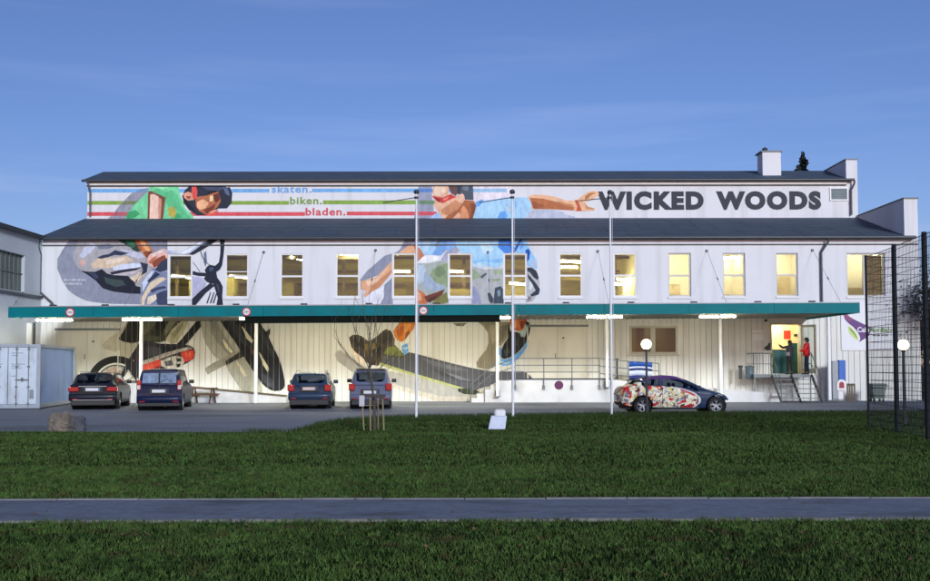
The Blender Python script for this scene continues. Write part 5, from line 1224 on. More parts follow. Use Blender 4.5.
    def st_(q):
        zb_ = float(np.interp(-.3, K[:, 0], K[:, 2]))
        for (x, ys) in ((P.get('seat', (-.95, .0))[0], (-.40, .40)), (P.get('seat', (-.95, .0))[1], (-.36, .36))):
            for y in ys: q.bbox(x - .05, x + .05, y - .12, y + .12, zb_ - .02, zb_ + .17, .04); q.bbox(x - .07, x + .07, y - .24, y + .24, .35, zb_ - .04, .05)
        q.box(xs_[0] + .3, xs_[-1] - .9, -hw * .86, hw * .86, .34, .36)
    add('seats', st_, plast)
    return root, add, cols, xs_, pt, grid
def mirrors(add, x, hw, z, m):
    for s in (1, -1):
        def f(q): q.bbox(x - .06, x + .09, s * (hw + .05) - .09, s * (hw + .05) + .11, z, z + .15, .035, seg=3); q.tube((x + .02, s * (hw - .06), z - .0), (x + .02, s * (hw + .02), z + .05), .025)
        add('mirror', f, m)
def rear_dress(add, x, hw, P):
    """tail lamps, plate, bumper, wiper of a car seen from behind; x = rear end"""
    for s in (1, -1):
        y0, y1, z0, z1 = P['tail']
        def f(q): q.bbox(x - .022, x + .22, min(s * y0, s * (y1 - .015)), max(s * y0, s * (y1 - .015)), z0, z1, .03, seg=3)
        t_ = add('tail_lamp', f, tail_m)
        if P.get('clear'):
            a, b, c, d = P['clear']
            def f2(q): q.bbox(x - .03, x + .1, min(s * a, s * b), max(s * a, s * b), c, d, .01)
            q = MB(); f2(q); q.build('clear_lens', tail_w, t_, abs_=False)
    pz = P['plate']
    q = MB(); q.bbox(x - .045, x - .012, -.26, .26, pz, pz + .115, .005); pl = q.build('number_plate', P.get('pm', plate_m), add.__self__ if False else P['root'], abs_=False)
    q = MB(); q.box(x - .048, x - .0455, -.255, -.215, pz + .005, pz + .11); q.build('plate_band', plate_b, pl, abs_=False)
    def pr(q): q.box(x - .016, x + .02, -.36, .36, pz - .06, pz + .17)
    add('plate_recess', pr, plast)
    zb0, zb1 = P['bumper']
    def bp(q): 
        n = 12
        for i in range(n):
            a, b = -1 + 2 * i / n, -1 + 2 * (i + 1) / n
            fx = lambda u: x - .055 + .10 * abs(u) ** 4
            w_ = hw * .965
            q.add([(fx(a), a * w_, zb0), (fx(b), b * w_, zb0), (fx(b), b * w_, zb1), (fx(a), a * w_, zb1), (fx(a) + .06, a * w_, zb1 + .03), (fx(b) + .06, b * w_, zb1 + .03), (fx(a) + .1, a * w_, zb0 - .05), (fx(b) + .1, b * w_, zb0 - .05)], [(0, 1, 2, 3), (3, 2, 5, 4), (6, 7, 1, 0)], 0, True)
    add('bumper', bp, P['paint'])
    def lo(q): q.bbox(x - .02, x + .3, -hw * .88, hw * .88, .17, zb0 - .03, .03)
    add('bumper_skirt', lo, plast)
    for y in (-hw * .72, hw * .72):
        def rf(q): q.box(x - .045, x - .02, y - .10, y + .10, zb0 - .0, zb0 + .035)
        add('reflector', rf, tail_m)
def wiper(add, x, z, dx, dz):
    def f(q): q.tube((x - .02, .05, z), (x + dx * .35 - .03, -.32, z + dz * .35), .013, n=6); q.tube((x - .01, .05, z), (x - .01, .05, z + .03), .03)
    add('wiper', f, plast)

# --- estate car, black
def wagon(name, L2, W, H, belt, pm, label, tail, clear, plate, bumper, slopeR=.38, extra=None, pmat=None, group='cars parked nose to the hall'):
    hw = W / 2; K = [(-L2, .33, belt - .05, belt - .03, hw * .93, hw * .66), (-L2 + .03, .28, belt, belt + .03, hw * .955, hw * .70), (-L2 + slopeR, .24, belt + .01, H - .07, hw * .985, hw * .73), (-L2 + slopeR + .14, .22, belt + .01, H - .015, hw * .99, hw * .735), (-L2 + 1.3, .20, belt - .01, H, hw, hw * .74),
             (.1, .19, belt - .03, H - .005, hw, hw * .75), (.55, .19, belt - .05, H - .06, hw, hw * .73), (1.25, .20, belt - .06, belt + .04, hw, hw * .72), (1.75, .20, belt - .09, belt - .02, hw * .99, hw * .6), (L2 - .25, .22, belt - .22, belt - .16, hw * .95, hw * .5), (L2, .28, belt - .36, belt - .34, hw * .86, hw * .4)]
    P = dict(keys=K, rw=.32, wheels=(-L2 + .95, L2 - .88), pillars=[(-L2 + .1, -L2 + slopeR + .1), (-L2 + 1.35, -L2 + 1.42), (-.10, 0.0)], gx=(-L2 + .3, 1.1), screens=[(-L2 + .07, -L2 + slopeR - .03), (.52, 1.2)], paint=pm)
    root, add, cols, xs_, pt, grid = car(name, P, label, group)
    D = dict(tail=tail, clear=clear, plate=plate, bumper=bumper, paint=pm, root=root)
    if pmat: D['pm'] = pmat
    rear_dress(add, -L2, hw, D); mirrors(add, .72, hw, belt - .0, pm); wiper(add, -L2 + .06, belt + .03, slopeR, H - belt)
    for s in (1, -1):
        def rail(q): q.path([Vector((-L2 + .62, s * hw * .66, H - .01)), Vector((-L2 + .75, s * hw * .66, H + .035)), Vector((.35, s * hw * .66, H + .03)), Vector((.48, s * hw * .66, H - .03))], .014, 6)
        add('roof_rail', rail, plast if pm is not MATS.get('paint_black_wagon') else chrome)
        for xh in (-L2 + 1.15, -.02 + .4):
            def dh(q): q.bbox(xh, xh + .18, s * (hw * .985) - .015, s * (hw * .985) + .02, belt - .17, belt - .135, .008)
            add('door_handle', dh, pm)
    if extra: extra(root, add, hw)
    return root
def place(root, pxc, Y, heading):
    """heading in degrees: nose turned from straight ahead (+Y) towards -X"""
    L2 = root['_l']; a = R(90 + heading); 
    rx_, ry_ = AX(pxc, Y, 400), Y                      # rear centre on the ground
    root.location = (rx_ + math.cos(a) * L2, ry_ + math.sin(a) * L2, 0); root.rotation_euler = (0, 0, a); del root['_l']
pb1 = paint('paint_black_wagon', (.012, .014, .024))
def strip(root, add, hw):
    def f(q): q.box(-2.42 - .04, -2.42 - .01, -.52, .52, .905, .935)
    add('chrome_strip', f, chrome)
    def f3(q): q.box(-2.42 - .075, -2.42 - .03, -.72, .72, .375, .40)
    add('chrome_strip', f3, chrome)
c1 = wagon('parked_car', 2.42, 1.86, 1.46, .98, pb1, 'black estate car parked between the container and the blue van-like car', (.52, .93, .72, .90), None, .74, (.40, .60), .48, strip)
c1['_l'] = 2.42; place(c1, 92.6, 38.2, 12)
pb3 = paint('paint_grey_blue', (.022, .042, .085))
c3 = wagon('parked_car', 2.2, 1.72, 1.47, .97, pb3, 'grey-blue estate car with black mirrors parked in the middle of the lot', (.58, .87, .72, .98), None, .76, (.42, .62), .36, None, pink)
c3['_l'] = 2.2; place(c3, 309.3, 38.3, 5)
# --- tall blue estate with split rear doors
pb2 = paint('paint_dark_blue', (.006, .011, .045))
hw = .86; L2 = 2.22; H = 1.60; belt = 1.00
K = [(-L2, .34, belt - .03, belt, hw * .95, hw * .72), (-L2 + .02, .28, belt, belt + .05, hw * .965, hw * .76), (-L2 + .16, .24, belt, H - .08, hw * .99, hw * .79), (-L2 + .28, .22, belt, H - .02, hw, hw * .80), (-.6, .2, belt - .02, H, hw, hw * .80), (.3, .2, belt - .03, H - .02, hw, hw * .79), (.6, .2, belt - .04, H - .1, hw, hw * .77), (1.2, .2, belt - .04, belt + .05, hw, hw * .74), (1.7, .2, belt - .07, belt - .0, hw * .98, hw * .6), (L2 - .2, .24, belt - .22, belt - .18, hw * .94, hw * .5), (L2, .3, belt - .36, belt - .34, hw * .86, hw * .4)]
P = dict(keys=K, rw=.31, wheels=(-L2 + .62, L2 - .75), pillars=[(-L2 + .02, -L2 + .35), (-L2 + 1.1, -L2 + 1.2), (-.05, .05)], gx=(-L2 + .3, 1.05), screens=[(.58, 1.15)], paint=pb2, rr=.05)
c2, add, *_ = car('parked_car', P, 'dark blue van-like car with two rear window panes parked beside the black estate car', 'cars parked nose to the hall')
for s in (1, -1):      # rear door panes
    q = MB(); y0, y1 = (.03, .60)
    q.prism([(-L2 + .018, s * y0, belt + .06), (-L2 + .018, s * (y1 + .03), belt + .06), (-L2 + .125, s * y1, H - .16), (-L2 + .125, s * y0, H - .16)], (-.028, 0, 0)); q.build('rear_pane', mat('pale_reflecting_glass', (.20, .26, .36), .08, coat=1, var=.5, scale=4), c2, abs_=False)
D = dict(tail=(.66, .84, .80, 1.18), clear=(.69, .81, .82, .98), plate=.70, bumper=(.34, .54), paint=pb2, root=c2)
rear_dress(add, -L2, hw, D); mirrors(add, .75, hw, belt, plast); wiper(add, -L2 + .0, belt + .05, .2, .5)
def f(q): q.box(-L2 - .01, -L2 + .02, -.007, .007, .55, H - .1)
add('door_gap', f, plast)
c2['_l'] = L2; place(c2, 159, 37.2, 10)
# --- small tall hatchback, silver-lilac
pb4 = paint('paint_lilac_grey', (.11, .125, .20))
hw = .85; L2 = 1.95; H = 1.58; belt = 1.0
K = [(-L2, .34, belt - .06, belt - .02, hw * .90, hw * .66), (-L2 + .03, .28, belt, belt + .04, hw * .94, hw * .70), (-L2 + .30, .24, belt, H - .08, hw * .98, hw * .74), (-L2 + .46, .22, belt, H - .015, hw * .99, hw * .75), (-.5, .2, belt - .02, H, hw, hw * .75), (.2, .2, belt - .03, H - .02, hw, hw * .74), (.5, .2, belt - .04, H - .1, hw, hw * .72), (1.2, .2, belt - .04, belt + .03, hw, hw * .7), (L2 - .2, .24, belt - .24, belt - .2, hw * .94, hw * .5), (L2, .3, belt - .4, belt - .38, hw * .84, hw * .4)]
P = dict(keys=K, rw=.31, wheels=(-L2 + .66, L2 - .70), pillars=[(-L2 + .1, -L2 + .45), (-.5, -.42), (.1, .18)], gx=(-L2 + .3, 1.1), screens=[(-L2 + .06, -L2 + .27), (.48, 1.15)], paint=pb4)
c4, add, *_ = car('parked_car', P, 'lilac-grey hatchback with dark roof parked behind the young staked tree', 'cars parked nose to the hall')
D = dict(tail=(.60, .86, .74, 1.02), clear=None, plate=.62, bumper=(.40, .58), paint=pb4, root=c4)
rear_dress(add, -L2, hw, D); mirrors(add, .55, hw + .03, belt + .02, plast); wiper(add, -L2 + .05, belt + .03, .3, .5)
def f(q): q.bbox(-L2 + .42, .25, -hw * .70, hw * .70, H - .015, H + .018, .015)
add('dark_roof', f, plast)
def f(q): q.bbox(-L2 + .30, -L2 + .48, -hw * .66, hw * .66, H - .065, H - .02, .018)
add('roof_spoiler', f, plast)
c4['_l'] = L2; place(c4, 370.3, 38.3, 4)

# --- painted hatchback seen from the side
gm = bpy.data.materials.new('graffiti_wrap'); gm.use_nodes = True; t = gm.node_tree; b = t.nodes['Principled BSDF']; MATS['graffiti_wrap'] = gm
b.inputs['Roughness'].default_value = .5; b.inputs['Coat Weight'].default_value = .05; b.inputs['Specular IOR Level'].default_value = .3
tcn = t.nodes.new('ShaderNodeTexCoord'); sep = t.nodes.new('ShaderNodeSeparateXYZ'); t.links.new(tcn.outputs['Object'], sep.inputs[0])
nw = t.nodes.new('ShaderNodeTexNoise'); nw.inputs['Scale'].default_value = 3.2; nw.inputs['Detail'].default_value = 3; t.links.new(tcn.outputs['Object'], nw.inputs['Vector'])
vm = t.nodes.new('ShaderNodeMix'); vm.data_type = 'VECTOR'; vm.inputs[0].default_value = .32; t.links.new(tcn.outputs['Object'], vm.inputs[4]); t.links.new(nw.outputs['Color'], vm.inputs[5])
vo = t.nodes.new('ShaderNodeTexVoronoi'); vo.inputs['Scale'].default_value = 13; vo.inputs['Randomness'].default_value = 1; t.links.new(vm.outputs[1], vo.inputs['Vector'])
ss = t.nodes.new('ShaderNodeSeparateColor'); t.links.new(vo.outputs['Color'], ss.inputs[0])
rp = t.nodes.new('ShaderNodeValToRGB'); rp.color_ramp.interpolation = 'CONSTANT'; els = rp.color_ramp.elements
pal = [(0, rgb(232, 222, 190)), (.22, rgb(214, 200, 160)), (.36, rgb(240, 232, 214)), (.52, rgb(60, 58, 66)), (.58, rgb(210, 200, 110)), (.66, rgb(190, 190, 196)), (.78, rgb(226, 214, 186)), (.88, rgb(120, 128, 150)), (.94, rgb(236, 226, 200))]
els[0].color = (*pal[0][1], 1); els[1].position = pal[1][0]; els[1].color = (*pal[1][1], 1)
for p_, c_ in pal[2:]: e = els.new(p_); e.color = (*c_, 1)
t.links.new(ss.outputs[0], rp.inputs[0])
# black drawn outlines between the colour fields
ve = t.nodes.new('ShaderNodeTexVoronoi'); ve.feature = 'DISTANCE_TO_EDGE'; ve.inputs['Scale'].default_value = 5.2; t.links.new(vm.outputs[1], ve.inputs['Vector'])
lt_ = t.nodes.new('ShaderNodeMath'); lt_.operation = 'LESS_THAN'; lt_.inputs[1].default_value = .018; t.links.new(ve.outputs['Distance'], lt_.inputs[0])
nr_ = t.nodes.new('ShaderNodeTexNoise'); nr_.inputs['Scale'].default_value = 2.6; nr_.inputs['Detail'].default_value = 2.5; nr_.inputs['Distortion'].default_value = 1.2; t.links.new(tcn.outputs['Object'], nr_.inputs['Vector'])
gt_ = t.nodes.new('ShaderNodeMath'); gt_.operation = 'GREATER_THAN'; gt_.inputs[1].default_value = .56; t.links.new(nr_.outputs[0], gt_.inputs[0])
m0 = t.nodes.new('ShaderNodeMix'); m0.data_type = 'RGBA'; t.links.new(gt_.outputs[0], m0.inputs[0]); t.links.new(rp.outputs[0], m0.inputs[6]); m0.inputs[7].default_value = (*rgb(196, 30, 38), 1)
m1 = t.nodes.new('ShaderNodeMix'); m1.data_type = 'RGBA'; t.links.new(lt_.outputs[0], m1.inputs[0]); t.links.new(m0.outputs[2], m1.inputs[6]); m1.inputs[7].default_value = (.02, .02, .03, 1)
# the wrap ends in an ellipse ahead of the doors: ((x+1.0)/1.75)^2 + ((z-.45)/.75)^2 < 1
def mth(op, a, b_=None):
    n_ = t.nodes.new('ShaderNodeMath'); n_.operation = op
    for i_, v_ in enumerate((a, b_)):
        if v_ is None: continue
        if isinstance(v_, (int, float)): n_.inputs[i_].default_value = v_
        else: t.links.new(v_, n_.inputs[i_])
    return n_.outputs[0]
ex_ = mth('DIVIDE', mth('ADD', sep.outputs[0], .95), 1.72); ez_ = mth('DIVIDE', mth('SUBTRACT', sep.outputs[2], .50), .50)
e1 = mth('LESS_THAN', mth('ADD', mth('MULTIPLY', ex_, ex_), mth('MULTIPLY', ez_, ez_)), 1.0)
e2 = mth('LESS_THAN', mth('ADD', sep.outputs[0], mth('MULTIPLY', nw.outputs[0], .5)), -.62)
e3 = mth('LESS_THAN', sep.outputs[2], 1.12)
msk = mth('MAXIMUM', e1, mth('MULTIPLY', e2, e3))
er = mth('ADD', mth('MULTIPLY', ex_, ex_), mth('MULTIPLY', ez_, ez_))
rim_w = mth('MULTIPLY', mth('MULTIPLY', mth('GREATER_THAN', er, 1.0), mth('LESS_THAN', er, 1.09)), mth('GREATER_THAN', sep.outputs[0], -.2))
m2 = t.nodes.new('ShaderNodeMix'); m2.data_type = 'RGBA'; t.links.new(msk, m2.inputs[0]); m2.inputs[6].default_value = (.012, .03, .085, 1); t.links.new(m1.outputs[2], m2.inputs[7])
m3 = t.nodes.new('ShaderNodeMix'); m3.data_type = 'RGBA'; t.links.new(rim_w, m3.inputs[0]); t.links.new(m2.outputs[2], m3.inputs[6]); m3.inputs[7].default_value = (.7, .7, .72, 1)
# purple roof
rf_ = mth('MULTIPLY', mth('GREATER_THAN', sep.outputs[2], 1.17), mth('LESS_THAN', sep.outputs[0], .35))
m4 = t.nodes.new('ShaderNodeMix'); m4.data_type = 'RGBA'; t.links.new(rf_, m4.inputs[0]); t.links.new(m3.outputs[2], m4.inputs[6]); m4.inputs[7].default_value = (.085, .035, .16, 1)
t.links.new(m4.outputs[2], b.inputs['Base Color'])
hw = .87; L2 = 2.02
K = [(-L2, .42, .66, .70, hw * .80, hw * .62), (-L2 + .06, .30, .80, .84, hw * .90, hw * .66), (-L2 + .20, .26, .92, .96, hw * .95, hw * .68), (-L2 + .42, .24, .96, 1.02, hw * .98, hw * .68), (-L2 + .85, .22, .97, 1.23, hw, hw * .70), (-L2 + 1.2, .20, .95, 1.32, hw, hw * .71), (-.35, .19, .92, 1.36, hw, hw * .72), (.05, .19, .90, 1.33, hw, hw * .72), (.45, .19, .87, 1.20, hw, hw * .70), (.95, .19, .84, .965, hw, hw * .68), (1.2, .20, .81, .87, hw, hw * .64), (1.6, .21, .70, .76, hw * .97, hw * .55), (L2 - .12, .24, .58, .64, hw * .90, hw * .5), (L2, .30, .46, .50, hw * .80, hw * .4)]
P = dict(keys=K, rw=.31, wheels=(-L2 + .82, L2 - .63), pillars=[(-.55, -.44), (.62, .70)], gx=(-L2 + .82, .88), screens=[(-L2 + .5, -L2 + 1.05), (.14, .92)], paint=gm, rr=.10, rf=.42, nx=150, smooth=4)
c5, add, cols5, xs5, pt5, grid5 = car('painted_car', P, 'dark blue hatchback covered in colourful graffiti painting, parked side-on at the grass verge')
mirrors(add, .72, hw, .86, paint('paint_blue_mirror', (.01, .025, .08)))
for s in (1, -1):
    def f(q): q.bbox(L2 - .52, L2 - .20, s * .58 - .12 * s - .08, s * .58 - .12 * s + .30 * (1 if s > 0 else 1) - .08, .60, .70, .04, seg=3) if False else q.prism([(L2 - .70, s * .785, .70), (L2 - .40, s * .66, .65), (L2 - .32, s * .58, .60), (L2 - .42, s * .71, .57), (L2 - .66, s * .80, .63)], (.0, s * .03, .03))
    add('headlamp', f, head_m)
    def f(q): q.tube((L2 - .40, s * .60, .36), (L2 - .325, s * .60, .36), .045, n=12)
    add('fog_lamp', f, head_m)
    def f(q): q.prism([(-L2 + .16, s * .70, .80), (-L2 + .46, s * .815, .84), (-L2 + .42, s * .81, .90), (-L2 + .20, s * .71, .88)], (0, s * .025, 0))
    add('tail_lamp', f, tail_m)
    def f(q): q.bbox(.12, .32, s * (hw * .985) - .01, s * (hw * .985) + .022, .76, .795, .01)
    add('door_handle', f, chrome)
    def f(q):       # door shut lines
        for (xx, z0_, z1_) in ((.74, .30, .84), (-.50, .30, .90)):
            q.box(xx - .006, xx + .006, s * hw * .90, s * (hw + .003), z0_, z1_)
    add('door_gap', f, plast)
    def f(q): q.bbox(-.72, .78, s * (hw * .97) - .03, s * (hw * .97) + .02, .19, .25, .02)
    add('side_sill', f, plast)
def f(q): q.bbox(-L2 + .50, -L2 + .95, -.52, .52, 1.16, 1.20, .018)
add('roof_spoiler', f, MATS['black_plastic'])
q = MB(); q.box(-L2 + .0, -L2 + .05, -.26, .26, .5, .62); q.build('number_plate', plate_m, c5, abs_=False)
c5.location = (AX(671.2, 34.9, 405), 34.9, 0)
c5.rotation_euler = (0, 0, R(1))

# ================================================================== flagpoles
def flagpole(px, pyb, pyt, label, arm):
    b = gnd(px, pyb, ZS); Y = b.y; zt_ = at(px, pyt, Y).z - ZS
    r = thing('flagpole', (b.x, b.y, ZS), 0, label, 'flagpole', 'flagpoles on the verge')
    q = MB(); q.tube((0, 0, .0), (0, 0, zt_ - .06), .040, .028, n=16); q.build('pole', pole_white, r, abs_=False)
    q = MB(); q.lathe([(0, zt_ + .02), (.05, zt_ + .01), (.085, zt_ - .03), (.085, zt_ - .10), (.05, zt_ - .12)], n=16); q.build('cap', trim_dark, r, abs_=False)
    q = MB(); q.tube((-.04, 0, zt_ - .24), (-1.05, 0, zt_ - .24 - arm), .015, n=6); q.tube((0, 0, zt_ - .27), (0, 0, zt_ - .21), .07, n=12); q.build('banner_arm', trim_dark, r, abs_=False)
    q = MB(); q.tube((.068, -.02, 1.1), (.068, -.02, zt_ - .14), .005, n=5); q.bbox(-.02, .02, -.085, -.05, 1.0, 1.25, .008); q.build('halyard', pole_white, r, abs_=False)
    q = MB(); q.tube((0, 0, -.02), (0, 0, .06), .13, n=16); q.build('base', galv, r, abs_=False)
flagpole(416.3, 419.4, 190, 'white flagpole in front of the staked tree\'s right side, leftmost of the three', .16)
flagpole(513, 418.2, 190, 'white flagpole directly right of the small white slab, middle one of three', .16)
flagpole(611.7, 417.0, 190.5, 'white flagpole at the rear bumper of the painted car, rightmost of three', .10)

# ================================================================== globe lamps
glow = mat('lit_globe', (1, 1, 1), .4, emit=(1.0, .86, .58), estr=9)
def globelamp(px, Y, pyg, label, rad=.165):
    x = AX(px, Y, 380); zg = AZ(pyg, Y, px)
    r = thing('street_lamp', (x, Y, ZS), 0, label, 'street lamp', 'globe street lamps')
    q = MB(); q.tube((0, 0, 0), (0, 0, zg - rad - .05), .045, .035, n=12); q.tube((0, 0, 0), (0, 0, .25), .07, n=12); q.tube((0, 0, zg - rad - .1), (0, 0, zg - rad + .0), .06, .075, n=12); q.build('pole', trim_dark, r, abs_=False)
    q = MB(); q.ball((0, 0, zg - ZS), rad, seg=24, rings=16); q.build('globe', glow, r, abs_=False)
globelamp(646.6, 33.5, 344.3, 'lit white globe lamp on a dark pole in front of the painted car', .17)
globelamp(904.0, 27.5, 344.8, 'lit white globe lamp on a thin pole behind the tall mesh fence', .15)

# ================================================================== slab, boulders
p = gnd(497, 429.8, ZS)
Yb = p.y; r = thing('utility_cover', (p.x, Yb, ZS), 0, 'white leaning slab with a rounded white block behind it on the lawn', 'marker')
def PP(px, py, dy): v = at(px, py, Yb + dy); return (v.x - p.x, dy, v.z - ZS)
q = MB(); q.prism([PP(488.4, 429.3, 0), PP(505, 429.3, 0), PP(506.8, 416.8, .22), PP(491.3, 416.4, .22)], (0, .07, .02)); q.build('slab', mat('pale_slab', (.62, .66, .78), .7, var=.1, scale=4), r, abs_=False)
a, b_ = PP(494.2, 417, .3), PP(505.8, 409.6, .3); q = MB(); q.bbox(a[0], b_[0], .32, .55, .0, b_[2], .07, seg=4); q.build('rounded_block', mat('pale_block', (.72, .71, .74), .6), r, abs_=False)
def rock(name, pa_, pb2_, label, m, seed, dz=0):
    a = gnd(pa_[0], pa_[1], 0.0); b = gnd(pb2_[0], pa_[1], 0.0); top_ = at((pa_[0] + pb2_[0]) / 2, pb2_[1], a.y).z
    from mathutils import noise
    bm = bmesh.new(); bmesh.ops.create_cube(bm, size=2); bmesh.ops.subdivide_edges(bm, edges=bm.edges[:], cuts=15, use_grid_fill=True)
    so = Vector((seed * 3.1, seed, 0))
    for v in bm.verts:
        n4 = (abs(v.co.x) ** 5 + abs(v.co.y) ** 5 + abs(v.co.z) ** 5) ** .2
        c_ = v.co / n4
        d_ = noise.noise(c_ * 1.1 + so) * .22 + noise.noise(c_ * 2.7 + so) * .12 + noise.noise(c_ * 7 + so) * .05 + abs(noise.noise(c_ * 4 + so)) * .10
        v.co = c_ * (1 + d_)
    zs_ = [v.co.z for v in bm.verts]; 
    lo, hi = min(zs_), max(zs_); xlo, xhi = min(v.co.x for v in bm.verts), max(v.co.x for v in bm.verts)
    Wd = b.x - a.x; Hh = top_ - dz
    for v in bm.verts:
        v.co.x = (v.co.x - (xlo + xhi) / 2) / (xhi - xlo) * Wd; v.co.y *= Wd * .42; v.co.z = (v.co.z - lo) / (hi - lo) * (Hh + .08) - .08
    me = bpy.data.meshes.new(name); bm.to_mesh(me); bm.free(); me.materials.append(m)
    o = bpy.data.objects.new(name, me); C.objects.link(o); o.location = ((a.x + b.x) / 2, a.y + Wd * .35, dz); return tag(o, label, 'rock', 'boulders at the lot edge')
rock('boulder', (45, 433.6), (69, 411.2), 'tan sandstone boulder at the lawn corner, the larger of two', mat('sandstone', (.17, .14, .115), .9, var=.4, scale=4, bump=.8, bscale=9), 4)
rock('boulder', (67.5, 432.6), (83, 416), 'dark grey boulder leaning on the larger tan one', mat('grey_stone', (.075, .08, .095), .9, var=.4, scale=5, bump=.8, bscale=9), 9)

# ================================================================== picnic bench by the ramp
r = thing('picnic_bench', (AX(200, 44.6, 395), 44.6, 0), 0, 'brown wooden picnic table by the ramp behind the blue car', 'picnic table')
bw_ = mat('brown_bench_wood', (.10, .045, .028), .7, var=.3, scale=2, stretch=(.5, 4, 4))
wid = .82 * 1.0
q = MB(); 
for k in range(4): q.box(-.50, .75, -.28 + k * .15, -.145 + k * .15, .68, .72)
q.build('table_top', bw_, r, abs_=False)
for y in (-.62, .52):
    q = MB()
    for k in range(2): q.box(-.50, .75, y + k * .14 - .1, y + k * .14 + .02, .40, .44)
    q.build('seat', bw_, r, abs_=False)
for x in (-.30, .55):
    q = MB(); q.prism([(x, -.62, 0), (x, -.52, 0), (x, -.1, .68), (x, -.2, .68)], (.05, 0, 0)); q.prism([(x, .62, 0), (x, .52, 0), (x, .1, .68), (x, .2, .68)], (.05, 0, 0)); q.box(x + .051, x + .09, -.68, .68, .33, .40); q.build('leg', bw_, r, abs_=False)

# ================================================================== advertising pylon, crates, bench at the right
Yp = 46.0
r = thing('advertising_column', (AX(840, Yp, 390), Yp, 0), 0, 'blue advertising column with red and white arch emblem beside the canopy post', 'sign column')
def bx_(pa_, pb_, za_, zb2, y0, y1): x_ = r.location.x; return (AX(pa_, Yp, 380) - x_, AX(pb_, Yp, 380) - x_, y0, y1, AZ(za_, Yp, 840), AZ(zb2, Yp, 840))
q = MB(); q.bbox(*bx_(832.4, 838.6, 399.2, 361.0, .0, .22), .02); q.build('grey_panel', mat('pylon_grey', (.30, .32, .36), .5), r, abs_=False)
q = MB(); q.bbox(*bx_(838.9, 845.8, 387.5, 360.2, -.02, .24), .02); bp_ = q.build('blue_panel', mat('pylon_blue', rgb(20, 90, 180), .4), r, abs_=False)
q = MB(); q.bbox(*bx_(836.8, 843.4, 399.4, 390.8, .02, .2), .02); q.build('white_base', wht_s, r, abs_=False)
def arch_(q, x, z0_, w_, h_, y, t=.02):
    pts = [(x - w_ / 2, y, z0_), (x + w_ / 2, y, z0_)] + [(x + w_ / 2 * math.cos(R(a)), y, z0_ + h_ - w_ / 2 + w_ / 2 * math.sin(R(a))) for a in range(0, 181, 15)]
    q.prism(pts, (0, t, 0))
xx = AX(841.3, Yp, 385) - r.location.x
q = MB(); arch_(q, xx, AZ(390.5, Yp, 840), .45, .52, -.045); em = q.build('emblem', wht_s, r, abs_=False)
q = MB(); arch_(q, xx, AZ(388, Yp, 840), .22, .29, -.07); q.build('emblem_red', mat('emblem_red', rgb(150, 15, 40), .5), em, abs_=False)
r = thing('wooden_gate', (AX(851, Yp, 392), Yp, 0), 0, 'low brown slatted gate leaning at the wall right of the blue column', 'gate')
q = MB(); x_ = r.location.x
for px in (847.6, 849.8, 852, 854.6): q.box(AX(px, Yp, 392) - x_ - .03, AX(px, Yp, 392) - x_ + .04, 0, .03, .0, AZ(384, Yp, 850))
q.build('slats', mat('old_wood', (.14, .11, .075), .8, var=.3), r, abs_=False)
q = MB(); q.box(AX(847, Yp, 392) - x_, AX(855.4, Yp, 392) - x_, .031, .07, AZ(386, Yp, 850), AZ(383.6, Yp, 850)); q.box(AX(847, Yp, 392) - x_, AX(855.4, Yp, 392) - x_, .031, .07, .1, .2); q.build('rails', MATS['old_wood'], r, abs_=False)
Yq = 45.2
r = thing('waste_container', (AX(880, Yq, 392), Yq, 0), 0, 'grey-green wheeled waste container against the white wall behind the fence', 'bin')
x_ = r.location.x; a, b_ = AX(872.5, Yq, 392) - x_, AX(886, Yq, 392) - x_; zt_ = AZ(385.5, Yq, 880)
gg = mat('bin_grey_green', (.10, .13, .115), .55, var=.15)
q = MB(); q.prism([(a + .06, 0, .16), (b_ - .06, 0, .16), (b_, 0, zt_), (a, 0, zt_)], (0, .55, 0)); q.build('body', gg, r, abs_=False)
q = MB(); q.bbox(a - .04, b_ + .04, -.05, .6, zt_ + .002, zt_ + .09, .03); q.tube((b_ + .04, .0, zt_ - .03), (b_ + .14, 0, zt_ - .03), .03); q.build('lid', gg, r, abs_=False)
for x in (a + .1, b_ - .1):
    for y in (.08, .47): q = MB(); q.tube((x - .025, y, .075), (x + .025, y, .075), .075, n=16); q.box(x - .02, x + .02, y - .03, y + .03, .1, .165); q.build('wheel', black_m, r, abs_=False)
# mesh canopy fence (ball fence)
fm = mat('fence_dark_steel', (.008, .012, .018), .7, metal=0, spec=.2)
fp1, fp2 = gnd(868.8, 428, ZS), gnd(897.5, 433.5, ZS)
dirv = (fp2 - fp1); dirn = dirv.normalized(); HF = 4.75 - .1
post3 = gnd(928.3, 440.5, ZS)
fence = thing('mesh_fence', (fp1.x, fp1.y, ZS), 0, 'tall dark ball-stop mesh fence at the right edge of the lawn', 'fence')
hts = [AZ(257, fp1.y, 869) - ZS, AZ(246.4, fp2.y, 896) - ZS, AZ(234, post3.y, 927) - ZS]
pl_ = [fp1 - fp1, fp2 - fp1, post3 - fp1]; p4 = post3 - fp1 + (post3 - fp2); p5 = p4 + (post3 - fp2)
pl_ += [p4, p5]; hts += [hts[2], hts[2]]
wd_ = [.028, .045, .045, .045, .045]
for p_, h_, w_ in zip(pl_, hts, wd_):
    q = MB(); q.bbox(p_.x - w_, p_.x + w_, p_.y - w_, p_.y + w_, 0, h_ + .05, .01); q.build('post', fm, fence, abs_=False)
